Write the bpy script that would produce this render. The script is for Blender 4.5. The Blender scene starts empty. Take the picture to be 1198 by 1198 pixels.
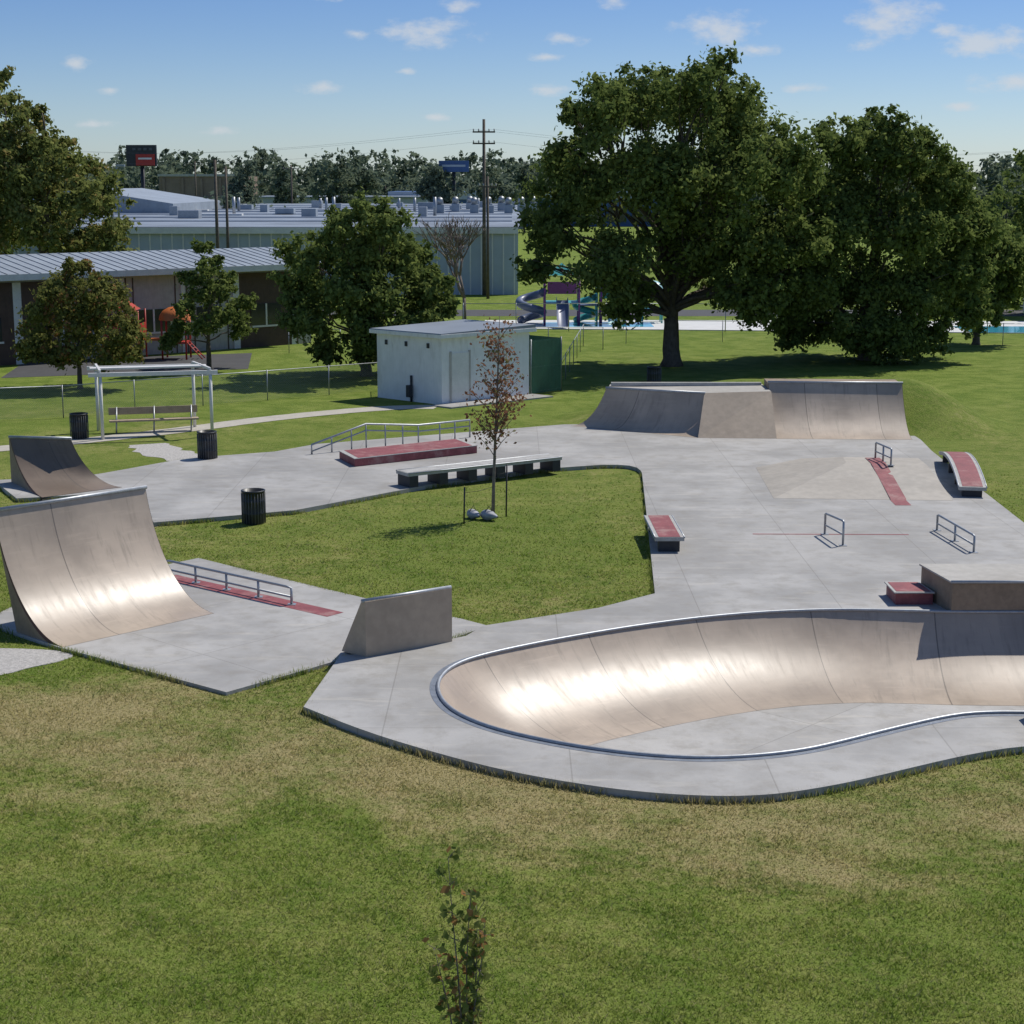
import bpy, bmesh, math, random
import numpy as np
from mathutils import Vector, Matrix
R=math.radians
random.seed(7)
rng=np.random.default_rng(11)
scene=bpy.context.scene
col=bpy.context.collection
scene.view_settings.view_transform='Standard'
scene.view_settings.look='None'
scene.view_settings.exposure=0

# ------------------------------------------------------------------ nodes
class NT:
    def __init__(s,tree): s.t=tree; s.n=tree.nodes; s.l=tree.links
    def new(s,typ,**kw):
        nd=s.n.new(typ)
        for k,v in kw.items(): setattr(nd,k,v)
        return nd
    def link(s,a,b): s.l.new(a,b)
    def val(s,inp,v):
        if hasattr(v,'is_output'): s.l.new(v,inp)
        else: inp.default_value=v
    def math(s,op,a,b=None,c=None,clamp=False):
        nd=s.n.new('ShaderNodeMath'); nd.operation=op; nd.use_clamp=clamp
        s.val(nd.inputs[0],a)
        if b is not None: s.val(nd.inputs[1],b)
        if c is not None: s.val(nd.inputs[2],c)
        return nd.outputs[0]
    def vm(s,op,a,b=None,c=None,out=0):
        nd=s.n.new('ShaderNodeVectorMath'); nd.operation=op
        s.val(nd.inputs[0],a)
        if b is not None: s.val(nd.inputs[1],b)
        if c is not None: s.val(nd.inputs[2],c)
        return nd.outputs[out]
    def mix(s,f,a,b,mode='MIX'):
        nd=s.n.new('ShaderNodeMix'); nd.data_type='RGBA'; nd.blend_type=mode
        s.val(nd.inputs[0],f)
        s.val(nd.inputs[6],a if hasattr(a,'is_output') else (*a,1))
        s.val(nd.inputs[7],b if hasattr(b,'is_output') else (*b,1))
        return nd.outputs[2]
    def noise(s,vec,scale,detail=4,rough=.55,dist=0):
        nd=s.n.new('ShaderNodeTexNoise'); s.l.new(vec,nd.inputs['Vector'])
        nd.inputs['Scale'].default_value=scale; nd.inputs['Detail'].default_value=detail
        nd.inputs['Roughness'].default_value=rough; nd.inputs['Distortion'].default_value=dist
        return nd.outputs['Fac']
    def ramp(s,f,lo,hi):
        nd=s.n.new('ShaderNodeMapRange'); nd.interpolation_type='SMOOTHSTEP'
        s.l.new(f,nd.inputs[0]); nd.inputs[1].default_value=lo; nd.inputs[2].default_value=hi
        return nd.outputs[0]
def newmat(name):
    m=bpy.data.materials.new(name); m.use_nodes=True
    m.node_tree.nodes.clear(); T=NT(m.node_tree)
    out=T.new('ShaderNodeOutputMaterial'); b=T.new('ShaderNodeBsdfPrincipled')
    T.link(b.outputs[0],out.inputs[0])
    return m,T,b,out
def geo(T): return T.new('ShaderNodeNewGeometry').outputs['Position']
def mapped(T,vec,scale=(1,1,1),rot=0):
    mp=T.new('ShaderNodeMapping'); T.link(vec,mp.inputs[0])
    mp.inputs['Scale'].default_value=scale; mp.inputs['Rotation'].default_value=(0,0,rot)
    return mp.outputs[0]
def simple(name,c,rough=.6,var=.25,scale=3,metal=0,bump=0.0,stain=None,spec=.5,streak=False):
    m,T,b,out=newmat(name); p=geo(T)
    n1=T.noise(p,scale,3,.6); n2=T.noise(mapped(T,p,(1,1,.12) if streak else (1,1,1)),scale*6,2,.6)
    f=T.math('ADD',T.math('MULTIPLY',n1,.6),T.math('MULTIPLY',n2,.4))
    lo=tuple(x*(1-var) for x in c); hi=tuple(min(1,x*(1+var)) for x in c)
    cc=T.mix(T.ramp(f,.3,.7),lo,hi)
    if stain: cc=T.mix(T.math('MULTIPLY',T.ramp(T.noise(mapped(T,p,(1,1,.3) if streak else (1,1,1)),scale*.5,5,.7),.5,.72),.6),cc,stain)
    T.link(cc,b.inputs['Base Color']); b.inputs['Roughness'].default_value=rough
    b.inputs['Metallic'].default_value=metal; b.inputs['Specular IOR Level'].default_value=spec
    if bump:
        bp=T.new('ShaderNodeBump'); bp.inputs['Strength'].default_value=bump; bp.inputs['Distance'].default_value=.02
        T.link(n2,bp.inputs['Height']); T.link(bp.outputs[0],b.inputs['Normal'])
    return m

def concrete_mat(name,rot=0,size=3.05,base=(.42,.43,.43)):
    m,T,b,out=newmat(name); p=geo(T)
    n1=T.noise(p,.35,5,.65); n2=T.noise(p,2.2,5,.68); n3=T.noise(p,40,1,.5)
    c=T.mix(T.ramp(n1,.32,.68),tuple(x*.68 for x in base),tuple(x*1.08 for x in base))
    c=T.mix(T.math('MULTIPLY',T.ramp(n2,.44,.72),.55),c,(.26,.24,.205))
    c=T.mix(T.math('MULTIPLY',n3,.25),c,(.28,.275,.26))
    st=T.noise(mapped(T,p,(.5,2.6,1),rot+.5),1.3,4,.7)
    c=T.mix(T.math('MULTIPLY',T.ramp(st,.54,.70),.42),c,(.52,.49,.43))
    v=mapped(T,p,(1,1,1),rot)
    sx=T.new('ShaderNodeSeparateXYZ'); T.link(v,sx.inputs[0])
    fx=T.math('FLOOR',T.math('ADD',T.math('DIVIDE',sx.outputs[0],size),.7)); fy=T.math('FLOOR',T.math('ADD',T.math('DIVIDE',sx.outputs[1],size*1.25),.87))
    wn=T.new('ShaderNodeTexWhiteNoise'); wn.noise_dimensions='1D'; T.link(T.math('ADD',T.math('MULTIPLY',fx,17.3),fy),wn.inputs['W'])
    c=T.mix(T.math('MULTIPLY',wn.outputs[0],.25),c,(.28,.265,.24))
    def line(o,sz,off,w):
        f=T.math('FRACT',T.math('ADD',T.math('DIVIDE',o,sz),off))
        d=T.math('ABSOLUTE',T.math('SUBTRACT',f,.5))
        return T.math('LESS_THAN',d,w/sz)
    ln=T.math('MAXIMUM',line(sx.outputs[0],size,.2,.012),line(sx.outputs[1],size*1.25,.37,.012))
    c=T.mix(T.math('MULTIPLY',ln,.38),c,(.14,.13,.11))
    T.link(c,b.inputs['Base Color']); b.inputs['Roughness'].default_value=.65
    b.inputs['Specular IOR Level'].default_value=.4
    bp=T.new('ShaderNodeBump'); bp.inputs['Strength'].default_value=.25; bp.inputs['Distance'].default_value=.01
    T.link(n3,bp.inputs['Height']); T.link(bp.outputs[0],b.inputs['Normal'])
    return m

def ramp_mat(name,base=(.33,.27,.21),rough=.36,seam=2.44):
    m,T,b,out=newmat(name); p=geo(T)
    uv=T.new('ShaderNodeUVMap').outputs[0]
    sx=T.new('ShaderNodeSeparateXYZ'); T.link(uv,sx.inputs[0])
    n1=T.noise(p,.8,4,.6)
    sc=T.noise(mapped(T,uv,(4,.55,1),.25),1.6,4,.72)
    sc2=T.noise(mapped(T,uv,(.6,6,1),.1),1.4,4,.7)
    c=T.mix(T.ramp(n1,.3,.7),tuple(x*.80 for x in base),tuple(x*1.10 for x in base))
    c=T.mix(T.math('MULTIPLY',T.ramp(sc,.5,.74),.5),c,tuple(x*.42 for x in base))
    c=T.mix(T.math('MULTIPLY',T.ramp(sc2,.52,.75),.38),c,tuple(min(1,x*1.35) for x in base))
    pan=T.math('FLOOR',T.math('ADD',T.math('DIVIDE',sx.outputs[0],seam),.5))
    wn=T.new('ShaderNodeTexWhiteNoise'); wn.noise_dimensions='1D'; T.link(pan,wn.inputs['W'])
    c=T.mix(T.math('MULTIPLY',wn.outputs[0],.5),c,tuple(x*.70 for x in base))
    f=T.math('FRACT',T.math('DIVIDE',sx.outputs[0],seam))
    ln=T.math('LESS_THAN',T.math('ABSOLUTE',T.math('SUBTRACT',f,.5)),.013/seam)
    c=T.mix(T.math('MULTIPLY',ln,.7),c,(.09,.075,.06))
    T.link(c,b.inputs['Base Color'])
    rr=T.math('ADD',T.math('MULTIPLY',T.math('ADD',sc,n1),.24),rough-.24)
    T.link(rr,b.inputs['Roughness']); b.inputs['Specular IOR Level'].default_value=.6
    bp=T.new('ShaderNodeBump'); bp.inputs['Strength'].default_value=.15; bp.inputs['Distance'].default_value=.02
    T.link(T.noise(p,2.5,1,.5),bp.inputs['Height']); T.link(bp.outputs[0],b.inputs['Normal'])
    return m

def grass_color(T,p):
    big=T.noise(p,.13,3,.65,.4); mid=T.noise(p,.8,3,.7); fine=T.noise(p,4.5,1,.7)
    g=T.mix(T.ramp(mid,.34,.64),(.125,.175,.030),(.250,.275,.068))
    g=T.mix(T.math('MULTIPLY',T.ramp(fine,.40,.68),.5),g,(.35,.32,.115))
    g=T.mix(T.math('MULTIPLY',T.ramp(big,.38,.60),.6),T.mix(.55,g,(.125,.195,.026)),g)
    sx=T.new('ShaderNodeSeparateXYZ'); T.link(p,sx.inputs[0])
    x,y=sx.outputs[0],sx.outputs[1]
    band=T.math('SUBTRACT',1,T.math('ABSOLUTE',T.math('DIVIDE',T.math('SUBTRACT',y,T.math('ADD',25.2,T.math('MULTIPLY',x,-.32))),4.4)),clamp=True)
    dryf=T.math('ADD',T.math('MULTIPLY',big,1.1),T.math('ADD',T.math('MULTIPLY',band,.34),T.math('ADD',T.math('MULTIPLY',fine,.25),T.math('MULTIPLY',mid,.35))))
    g=T.mix(T.math('MULTIPLY',T.ramp(dryf,.90,1.22),.8),g,(.40,.32,.17))
    farf=T.ramp(y,56,75)
    g=T.mix(T.math('MULTIPLY',farf,.75),g,T.mix(T.ramp(mid,.35,.65),(.13,.20,.026),(.22,.285,.055)))
    return g,fine,mid
def ground_mat():
    m,T,b,out=newmat('ground_turf'); p=geo(T)
    g,fine,mid=grass_color(T,p)
    f2=T.noise(p,16,3,.8)
    g=T.mix(T.ramp(f2,.3,.62),T.mix(.45,g,(.04,.05,.015)),g)
    T.link(g,b.inputs['Base Color']); b.inputs['Roughness'].default_value=.95; b.inputs['Specular IOR Level'].default_value=.1
    bp=T.new('ShaderNodeBump'); bp.inputs['Strength'].default_value=.8; bp.inputs['Distance'].default_value=.06
    T.link(f2,bp.inputs['Height']); T.link(bp.outputs[0],b.inputs['Normal'])
    return m
def thin_mat(m,T,b,out,c,f):
    T.n.remove(b); d=T.new('ShaderNodeBsdfDiffuse'); T.link(c,d.inputs[0])
    tr=T.new('ShaderNodeBsdfTranslucent'); T.link(c,tr.inputs[0]); ms=T.new('ShaderNodeMixShader'); ms.inputs[0].default_value=f
    T.link(d.outputs[0],ms.inputs[1]); T.link(tr.outputs[0],ms.inputs[2]); T.link(ms.outputs[0],out.inputs[0])
    return m
def blade_mat():
    m,T,b,out=newmat('grass_blades'); p=geo(T)
    g,fine,mid=grass_color(T,p)
    at=T.new('ShaderNodeAttribute',attribute_name='v')
    g=T.mix(T.math('MULTIPLY',at.outputs['Fac'],.6),T.mix(1.0,g,(1.4,1.4,1.3),'MULTIPLY'),T.mix(T.math('GREATER_THAN',at.outputs['Fac'],.76),(.10,.15,.022),(.52,.45,.24)))
    return thin_mat(m,T,b,out,g,.42)
def leaf_mat(name,c1,c2,c3=None,tr_f=.42):
    m,T,b,out=newmat(name)
    at=T.new('ShaderNodeAttribute',attribute_name='v')
    c=T.mix(at.outputs['Fac'],c1,c2)
    if c3: c=T.mix(T.math('GREATER_THAN',at.outputs['Fac'],.82),c,c3)
    return thin_mat(m,T,b,out,c,tr_f)

M={}
M['conc']=concrete_mat('concrete_plaza',0.0,3.05,(.43,.42,.40))
M['conc_r']=concrete_mat('concrete_runway',R(43),3.0,(.45,.44,.42))
M['ramp']=ramp_mat('ramp_surface',(.45,.365,.28),.42,2.6)
M['ramp_shaded']=ramp_mat('ramp_surface_shaded',(.20,.15,.11),.5,2.4)  # darker copy of the ramp surface, shade of the backlit quarter pipe in its colour
M['side']=simple('ramp_side_panel',(.28,.21,.145),.7,.2,1.5,stain=(.13,.105,.08))
M['tan']=simple('tan_concrete',(.42,.335,.245),.6,.15,.8,bump=.1,stain=(.27,.22,.165))
M['bank']=simple('bank_concrete',(.40,.365,.31),.62,.15,.7,bump=.1,stain=(.28,.25,.21))
M['cap']=simple('deck_concrete',(.40,.38,.34),.65,.15,.9,bump=.1,stain=(.27,.25,.21))
M['skirt']=simple('ramp_edge_trim',(.12,.06,.055),.6,.2,2)
M['metal']=simple('galvanised_steel',(.38,.40,.42),.48,.15,8,metal=.6)
M['steel_dk']=simple('coping_steel',(.20,.225,.265),.55,.2,6,metal=.3)
M['red']=simple('faded_red_paint',(.25,.065,.07),.65,.25,3,stain=(.34,.24,.21))
M['edge']=simple('weathered_edge',(.42,.41,.38),.6,.2,4,stain=(.2,.18,.16))
M['black']=simple('dark_plastic',(.025,.027,.03),.45,.2,5)
M['dkbox']=simple('dark_leg',(.03,.03,.035),.6,.2,5)
M['white']=simple('white_paint',(.76,.76,.75),.55,.06,2,stain=(.46,.44,.40),streak=True)
M['white2']=simple('white_steel_paint',(.70,.69,.66),.45,.08,2)
M['wood']=simple('bench_wood',(.38,.30,.21),.7,.2,4)
M['gravel']=simple('gravel',(.45,.43,.40),.9,.3,14,bump=.8)
M['bark']=simple('bark',(.12,.098,.077),.9,.35,5,bump=.6,streak=True)
M['bark_thin']=simple('bark_thin',(.20,.165,.14),.9,.3,9)
M['green_slat']=simple('green_slat',(.022,.10,.06),.5,.15,3)
M['brown']=simple('brown_siding',(.085,.052,.038),.7,.2,3,streak=True)
M['greysid']=simple('grey_siding',(.45,.43,.40),.7,.12,3,streak=True)
M['roof']=simple('metal_roof',(.30,.34,.38),.5,.14,.3,metal=.1)
M['roof2']=simple('industrial_roof',(.21,.245,.29),.6,.28,.05)
M['wallblue']=simple('blue_grey_wall',(.42,.47,.52),.6,.08,.2)
M['glass']=simple('window_glass',(.03,.035,.04),.12,.2,1,spec=.8)
M['brick']=simple('brown_brick',(.26,.195,.15),.8,.15,.5)
M['blue']=simple('blue_paint',(.05,.11,.26),.5,.15,1)
M['redplay']=simple('red_plastic',(.42,.035,.025),.5,.15,2)
M['orange']=simple('orange_plastic',(.55,.15,.03),.5,.15,2)
M['yellow']=simple('yellow_plastic',(.6,.42,.03),.4,.1,2)
M['purple']=simple('purple_plastic',(.22,.06,.22),.45,.1,2)
M['teal']=simple('teal_plastic',(.05,.36,.36),.4,.1,2)
M['bluegrey']=simple('blue_grey_plastic',(.12,.15,.24),.4,.1,2)
M['slidew']=simple('pale_aqua_slide',(.35,.6,.62),.35,.1,2)
M['asphalt']=simple('asphalt',(.06,.06,.062),.85,.15,1)
M['pooldeck']=simple('pool_deck',(.6,.6,.58),.7,.08,1)
M['bagm']=simple('bag_grey',(.32,.33,.36),.6,.3,9)
M['slat']=simple('grey_slats',(.10,.105,.11),.6,.3,6)
M['path']=simple('path_concrete',(.44,.41,.35),.8,.15,1.2,bump=.2,stain=(.32,.29,.22))
mw,T,b,out=newmat('pool_water'); b.inputs['Base Color'].default_value=(.06,.40,.55,1); b.inputs['Roughness'].default_value=.08
bp=T.new('ShaderNodeBump'); bp.inputs['Strength'].default_value=.3; T.link(T.noise(geo(T),3,3),bp.inputs['Height']); T.link(bp.outputs[0],b.inputs['Normal'])
M['water']=mw
mc,T,b,out=newmat('chain_link'); uv=T.new('ShaderNodeUVMap').outputs[0]
sx=T.new('ShaderNodeSeparateXYZ'); T.link(uv,sx.inputs[0])
def dl(sgn):
    q=T.math('ADD',sx.outputs[0],T.math('MULTIPLY',sx.outputs[1],sgn))
    return T.math('LESS_THAN',T.math('ABSOLUTE',T.math('SUBTRACT',T.math('FRACT',T.math('DIVIDE',q,.085)),.5)),.05)
wire=T.math('MAXIMUM',dl(1),dl(-1))
b.inputs['Base Color'].default_value=(.35,.36,.37,1); b.inputs['Metallic'].default_value=.6; b.inputs['Roughness'].default_value=.5
tr=T.new('ShaderNodeBsdfTransparent'); ms=T.new('ShaderNodeMixShader'); T.link(wire,ms.inputs[0]); T.link(tr.outputs[0],ms.inputs[1]); T.link(b.outputs[0],ms.inputs[2]); T.link(ms.outputs[0],out.inputs[0])
M['chain']=mc
M['ground']=ground_mat(); M['blade']=blade_mat()
M['leafA']=leaf_mat('leaf_dark_green',(.095,.140,.038),(.235,.285,.085))
M['leafB']=leaf_mat('leaf_mid_green',(.100,.148,.040),(.245,.295,.090))
M['leafC']=leaf_mat('leaf_turning',(.12,.145,.042),(.28,.27,.085),(.34,.18,.08))
M['leafR']=leaf_mat('leaf_red_brown',(.20,.085,.055),(.32,.18,.10),(.20,.18,.07))
M['leafY']=leaf_mat('leaf_fresh',(.13,.17,.048),(.30,.31,.10),(.34,.27,.10))
M['leafS']=leaf_mat('leaf_sapling',(.12,.17,.04),(.33,.34,.11),(.36,.20,.08),.45)
M['leafF']=leaf_mat('leaf_distant_haze',(.115,.155,.11),(.21,.25,.165))  # paler, greyer leaf tones stand in for distance haze

# ------------------------------------------------------------------ mesh helpers
def empty(name,loc=(0,0,0)):
    o=bpy.data.objects.new(name,None); o.location=loc; col.objects.link(o); o.empty_display_size=.3; return o
def fin(name,me,mats,parent=None,smooth=False):
    o=bpy.data.objects.new(name,me); col.objects.link(o)
    for m in (mats if isinstance(mats,(list,tuple)) else [mats]): me.materials.append(M[m] if isinstance(m,str) else m)
    if smooth:
        me.polygons.foreach_set('use_smooth',[True]*len(me.polygons))
    if parent:
        o.parent=parent; o.matrix_parent_inverse=Matrix.Translation(parent.location).inverted()
    return o
def mesh(name,verts,faces,mat,parent=None,smooth=False,recalc=True):
    me=bpy.data.meshes.new(name); me.from_pydata([tuple(v) for v in verts],[],faces)
    if recalc:
        bm=bmesh.new(); bm.from_mesh(me); bmesh.ops.recalc_face_normals(bm,faces=bm.faces); bm.to_mesh(me); bm.free()
    return fin(name,me,mat,parent,smooth)
def prism(name,poly,z0,z1,mat,parent=None,bevel=0):
    n=len(poly); z1l=z1 if isinstance(z1,(list,tuple)) else [z1]*n
    v=[(x,y,z0) for x,y in poly]+[(p[0],p[1],z) for p,z in zip(poly,z1l)]
    f=[list(range(n))[::-1],list(range(n,2*n))]+[[i,(i+1)%n,n+(i+1)%n,n+i] for i in range(n)]
    me=bpy.data.meshes.new(name); me.from_pydata(v,[],f)
    bm=bmesh.new(); bm.from_mesh(me); bmesh.ops.recalc_face_normals(bm,faces=bm.faces)
    if bevel: bmesh.ops.bevel(bm,geom=bm.edges[:],offset=bevel,segments=2,affect='EDGES',profile=.7)
    bm.to_mesh(me); bm.free()
    return fin(name,me,mat,parent)
def box(name,c,s,mat,parent=None,rot=0,bevel=0):
    hx,hy=s[0]/2,s[1]/2; ca,sa=math.cos(rot),math.sin(rot)
    poly=[(c[0]+x*ca-y*sa,c[1]+x*sa+y*ca) for x,y in ((-hx,-hy),(hx,-hy),(hx,hy),(-hx,hy))]
    return prism(name,poly,c[2]-s[2]/2,c[2]+s[2]/2,mat,parent,bevel)
def tube_geo(pts,rad,seg=8,closed=False):
    pts=[Vector(p) for p in pts]; n=len(pts); V=[];F=[]
    rads=rad if isinstance(rad,(list,tuple)) else [rad]*n
    up=None
    for i,p in enumerate(pts):
        if closed: t=pts[(i+1)%n]-pts[i-1]
        else: t=pts[min(i+1,n-1)]-pts[max(i-1,0)]
        if t.length<1e-9: t=Vector((0,0,1))
        t.normalize()
        if up is None: up=t.orthogonal().normalized()
        up=(up-t*up.dot(t))
        if up.length<1e-6: up=t.orthogonal()
        up.normalize(); w=t.cross(up)
        for k in range(seg):
            a=2*math.pi*k/seg; V.append(p+(up*math.cos(a)+w*math.sin(a))*rads[i])
    m=n if closed else n-1
    for i in range(m):
        for k in range(seg):
            a=i*seg+k; b=i*seg+(k+1)%seg; c=((i+1)%n)*seg+(k+1)%seg; d=((i+1)%n)*seg+k
            F.append([a,b,c,d])
    if not closed:
        F.append(list(range(seg))[::-1]); F.append([ (n-1)*seg+k for k in range(seg)])
    return V,F
def tubes(name,lst,mat,parent=None,seg=8):
    V=[];F=[]
    for pts,r in lst:
        v,f=tube_geo(pts,r,seg); o=len(V); V+=v; F+=[[i+o for i in q] for q in f]
    return mesh(name,V,F,mat,parent,True,False)
def quads_np(name,Q,mat,parent=None,v=None,nv=4):
    n=len(Q); me=bpy.data.meshes.new(name)
    me.vertices.add(n*nv); me.loops.add(n*nv); me.polygons.add(n)
    me.vertices.foreach_set('co',np.ascontiguousarray(Q,dtype=np.float32).ravel())
    me.loops.foreach_set('vertex_index',np.arange(n*nv,dtype=np.int32))
    me.polygons.foreach_set('loop_start',np.arange(0,n*nv,nv,dtype=np.int32))
    me.polygons.foreach_set('loop_total',np.full(n,nv,dtype=np.int32))
    at=me.attributes.new('v','FLOAT','FACE'); at.data.foreach_set('value',(rng.random(n) if v is None else v).astype(np.float32))
    me.update(calc_edges=True)
    return fin(name,me,mat,parent)
def in_poly(P,poly):
    x,y=P[:,0],P[:,1]; r=np.zeros(len(P),bool); n=len(poly)
    for i in range(n):
        x1,y1=poly[i]; x2,y2=poly[(i+1)%n]
        if y1==y2: continue
        c=((y1>y)!=(y2>y))&(x<(x2-x1)*(y-y1)/(y2-y1)+x1); r^=c
    return r
def chaikin(pts,it=2,closed=True):
    for _ in range(it):
        o=[]; n=len(pts)
        for i in range(n if closed else n-1):
            a=pts[i]; b=pts[(i+1)%n]
            o.append((a[0]*.75+b[0]*.25,a[1]*.75+b[1]*.25)); o.append((a[0]*.25+b[0]*.75,a[1]*.25+b[1]*.75))
        pts=o
    return pts
def resample(pts,step):
    P=[Vector((*p,0)) for p in pts]; P.append(P[0]); L=[0]
    for i in range(len(P)-1): L.append(L[-1]+(P[i+1]-P[i]).length)
    n=int(L[-1]/step); out=[]; j=0
    for k in range(n):
        s=L[-1]*k/n
        while L[j+1]<s: j+=1
        t=(s-L[j])/(L[j+1]-L[j]); q=P[j].lerp(P[j+1],t); out.append((q.x,q.y))
    return out,L[-1]/n
def area(p): return .5*sum(p[i][0]*p[(i+1)%len(p)][1]-p[(i+1)%len(p)][0]*p[i][1] for i in range(len(p)))
def fill_with_hole(name,outer,holes,z,mat,parent=None,skirt=0):
    bm=bmesh.new(); edges=[]; vo=None
    for k,lp in enumerate([outer]+holes):
        vs=[bm.verts.new((x,y,z)) for x,y in lp]
        if k==0: vo=vs
        edges+=[bm.edges.new((vs[i],vs[(i+1)%len(vs)])) for i in range(len(vs))]
    bmesh.ops.triangle_fill(bm,use_beauty=True,use_dissolve=False,edges=edges)
    for f in bm.faces:
        if f.normal.z<0: f.normal_flip()
    if skirt:
        lo=[bm.verts.new((v.co.x,v.co.y,z-skirt)) for v in vo]
        for i in range(len(vo)): 
            j=(i+1)%len(vo); bm.faces.new((vo[i],lo[i],lo[j],vo[j]))
    me=bpy.data.meshes.new(name); bm.to_mesh(me); bm.free()
    return fin(name,me,mat,parent)

# ------------------------------------------------------------------ bowl outline
rim=[(10.77,34.91),(9.24,34.91),(7.96,35.06),(6.53,35.13),(4.67,34.77),(2.64,33.85),(0.69,32.60),(-0.63,31.55),(-1.12,30.85),(-1.33,30.06),(-1.33,29.26),(-1.17,28.45),(-0.85,27.75),(-0.27,27.05),(0.57,26.45),(1.38,26.02),(2.17,25.74),(2.97,25.61),(3.78,25.70),(4.64,25.98),(5.42,26.48),(6.24,27.05),(7.42,27.80),(8.1,27.98),(8.9,27.95),(11,27.95),(12.6,28.5),(13.7,29.8),(14,31.5),(13.7,33.4),(12.7,34.6),(11.8,34.91)]
rim=chaikin(rim,2); rim,step=resample(rim,.22)
if area(rim)<0: rim=rim[::-1]
NR=len(rim)
def rim_normals():
    N=[]
    for i in range(NR):
        a=rim[(i-2)%NR]; b=rim[(i+2)%NR]; t=Vector((b[0]-a[0],b[1]-a[1])).normalized(); N.append(Vector((-t.y,t.x)))
    for _ in range(6): N=[(N[i-1]+N[i]*2+N[(i+1)%NR]).normalized() for i in range(NR)]
    return N
RN=rim_normals()
ZD=.12
front=chaikin([(-3.60,28.35),(-2.38,26.95),(-1.07,25.80),(0.01,25.00),(1.29,24.36),(2.1,24.10),(2.92,23.97),(3.6,23.99),(4.21,24.15),(5.18,24.60),(6.55,25.45),(7.4,25.93),(8.25,26.28),(10.5,26.6),(13.5,27)],2,False)
P1=[(-9.54,44.67),(-6.0,46.4),(-2.53,50.4),(0.9,53.35),(2.9,54.15),(3.4,54.15),(3.75,54.0),(3.97,53.6),(4.05,53),(4.05,52.5),(3.6,44.5),(3.15,36.66),(1.84,35.35),(-.59,33.85),(-0.92,33.05),(-2.0,32.2),(-3.3,31.55),(-3.60,28.35)]+front+[(13.5,27),(15.2,28.6),(15.6,31),(15.6,37.5),(13.9,38.5),(13.6,43.98),(14.17,57.07),(14.4,59.6),(14.4,63.4),(9.4,63.4),(1.95,63.5),(-6.78,58.6),(-8,56.9),(-10.74,55.46),(-12.7,52.6),(-13.3,51.9),(-15.8,51.3),(-14.2,48.2),(-11.3,49.2)]
plaza=fill_with_hole('concrete_plaza',P1,[rim],ZD,'conc',None,.3)
P2=[(-8.95,32.45),(-5.10,29.37),(-4.6,29.95),(-3.9,30.75),(-3.2,31.6),(-1.2,33.0),(-.5,34.05),(-1.06,34.62),(-3.15,36.35),(-5.97,38.95),(-7.6,40.5),(-10.4,37.3),(-11,34.4)]
prism('runway_slab',P2,-.2,.07,'conc_r')
big=1500
groundhole,_=resample(rim,.6)
fill_with_hole('ground',[(-big,-200),(big,-200),(big,2500),(-big,2500)],[groundhole],0,'ground')

# bowl surface
bowl=empty('skate_bowl',(6,30.5,0))
depth=1.25; run=2.5; RR=(run*run+depth*depth)/(2*depth); am=math.acos(1-depth/RR)
rings=14; V=[];F=[];UV=[]
for k in range(rings+1):
    a=am*(1-k/rings); off=run-RR*math.sin(a); z=ZD-depth+RR*(1-math.cos(a))
    for i in range(NR):
        V.append((rim[i][0]+RN[i].x*off,rim[i][1]+RN[i].y*off,z))
for k in range(rings):
    for i in range(NR):
        j=(i+1)%NR; F.append([k*NR+i,k*NR+j,(k+1)*NR+j,(k+1)*NR+i])
        UV+=[(i*step,k*.18),((i+1)*step,k*.18),((i+1)*step,(k+1)*.18),(i*step,(k+1)*.18)]
me=bpy.data.meshes.new('transition'); me.from_pydata(V,[],F)
ul=me.uv_layers.new(name='UVMap'); ul.data.foreach_set('uv',[c for u in UV for c in u])
o=fin('transition',me,'ramp',bowl,True)
mesh('bowl_floor',[(x,y,ZD-depth-.004) for x,y in ((-3,24),(16,24),(16,37),(-3,37))],[[0,1,2,3]],'conc_r',bowl)
V_,F_=tube_geo([(rim[i][0],rim[i][1],ZD+.02) for i in range(NR)],.035,8,True)
mesh('coping_pipe',V_,F_,'metal',bowl,True,False)
V=[];F=[]
for i in range(NR):
    V.append((rim[i][0]-RN[i].x*.03,rim[i][1]-RN[i].y*.03,ZD+.004)); V.append((rim[i][0]-RN[i].x*.15,rim[i][1]-RN[i].y*.15,ZD+.004))
for i in range(NR):
    j=(i+1)%NR; F.append([2*i,2*i+1,2*j+1,2*j])
mesh('coping_band',V,F,'steel_dk',bowl)
ext=empty('bowl_extension_block',(11,35.7,0))
prism('block',[(9.24,34.92),(12.6,34.92),(12.6,36.55),(8.97,36.55)],-.25,.76,'side',ext,.02)
prism('deck_cap',[(9.2,34.89),(12.65,34.89),(12.65,36.6),(8.93,36.6)],.762,.80,'cap',ext,.01)
tubes('coping',[([(9.2,34.89,.79),(12.65,34.89,.79)],.035)],'metal',ext)
ext2=empty('bowl_extension_block',(10.5,27.3,0))
prism('block',[(8.80,26.75),(12,26.95),(12,27.85),(8.80,27.85)],ZD,.62,'side',ext2,.02)
rb=empty('red_step_box',(8.7,36.1,0))
prism('body',[(8.22,35.62),(9.02,35.62),(8.92,36.55),(8.22,36.55)],ZD,.37,'red',rb,.01)
prism('top_slab',[(8.18,35.58),(9.05,35.58),(8.93,36.6),(8.18,36.6)],.372,.40,'edge',rb,.008)
prism('painted_top',[(8.24,35.66),(8.98,35.66),(8.90,36.52),(8.24,36.52)],.402,.406,'red',rb)

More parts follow.
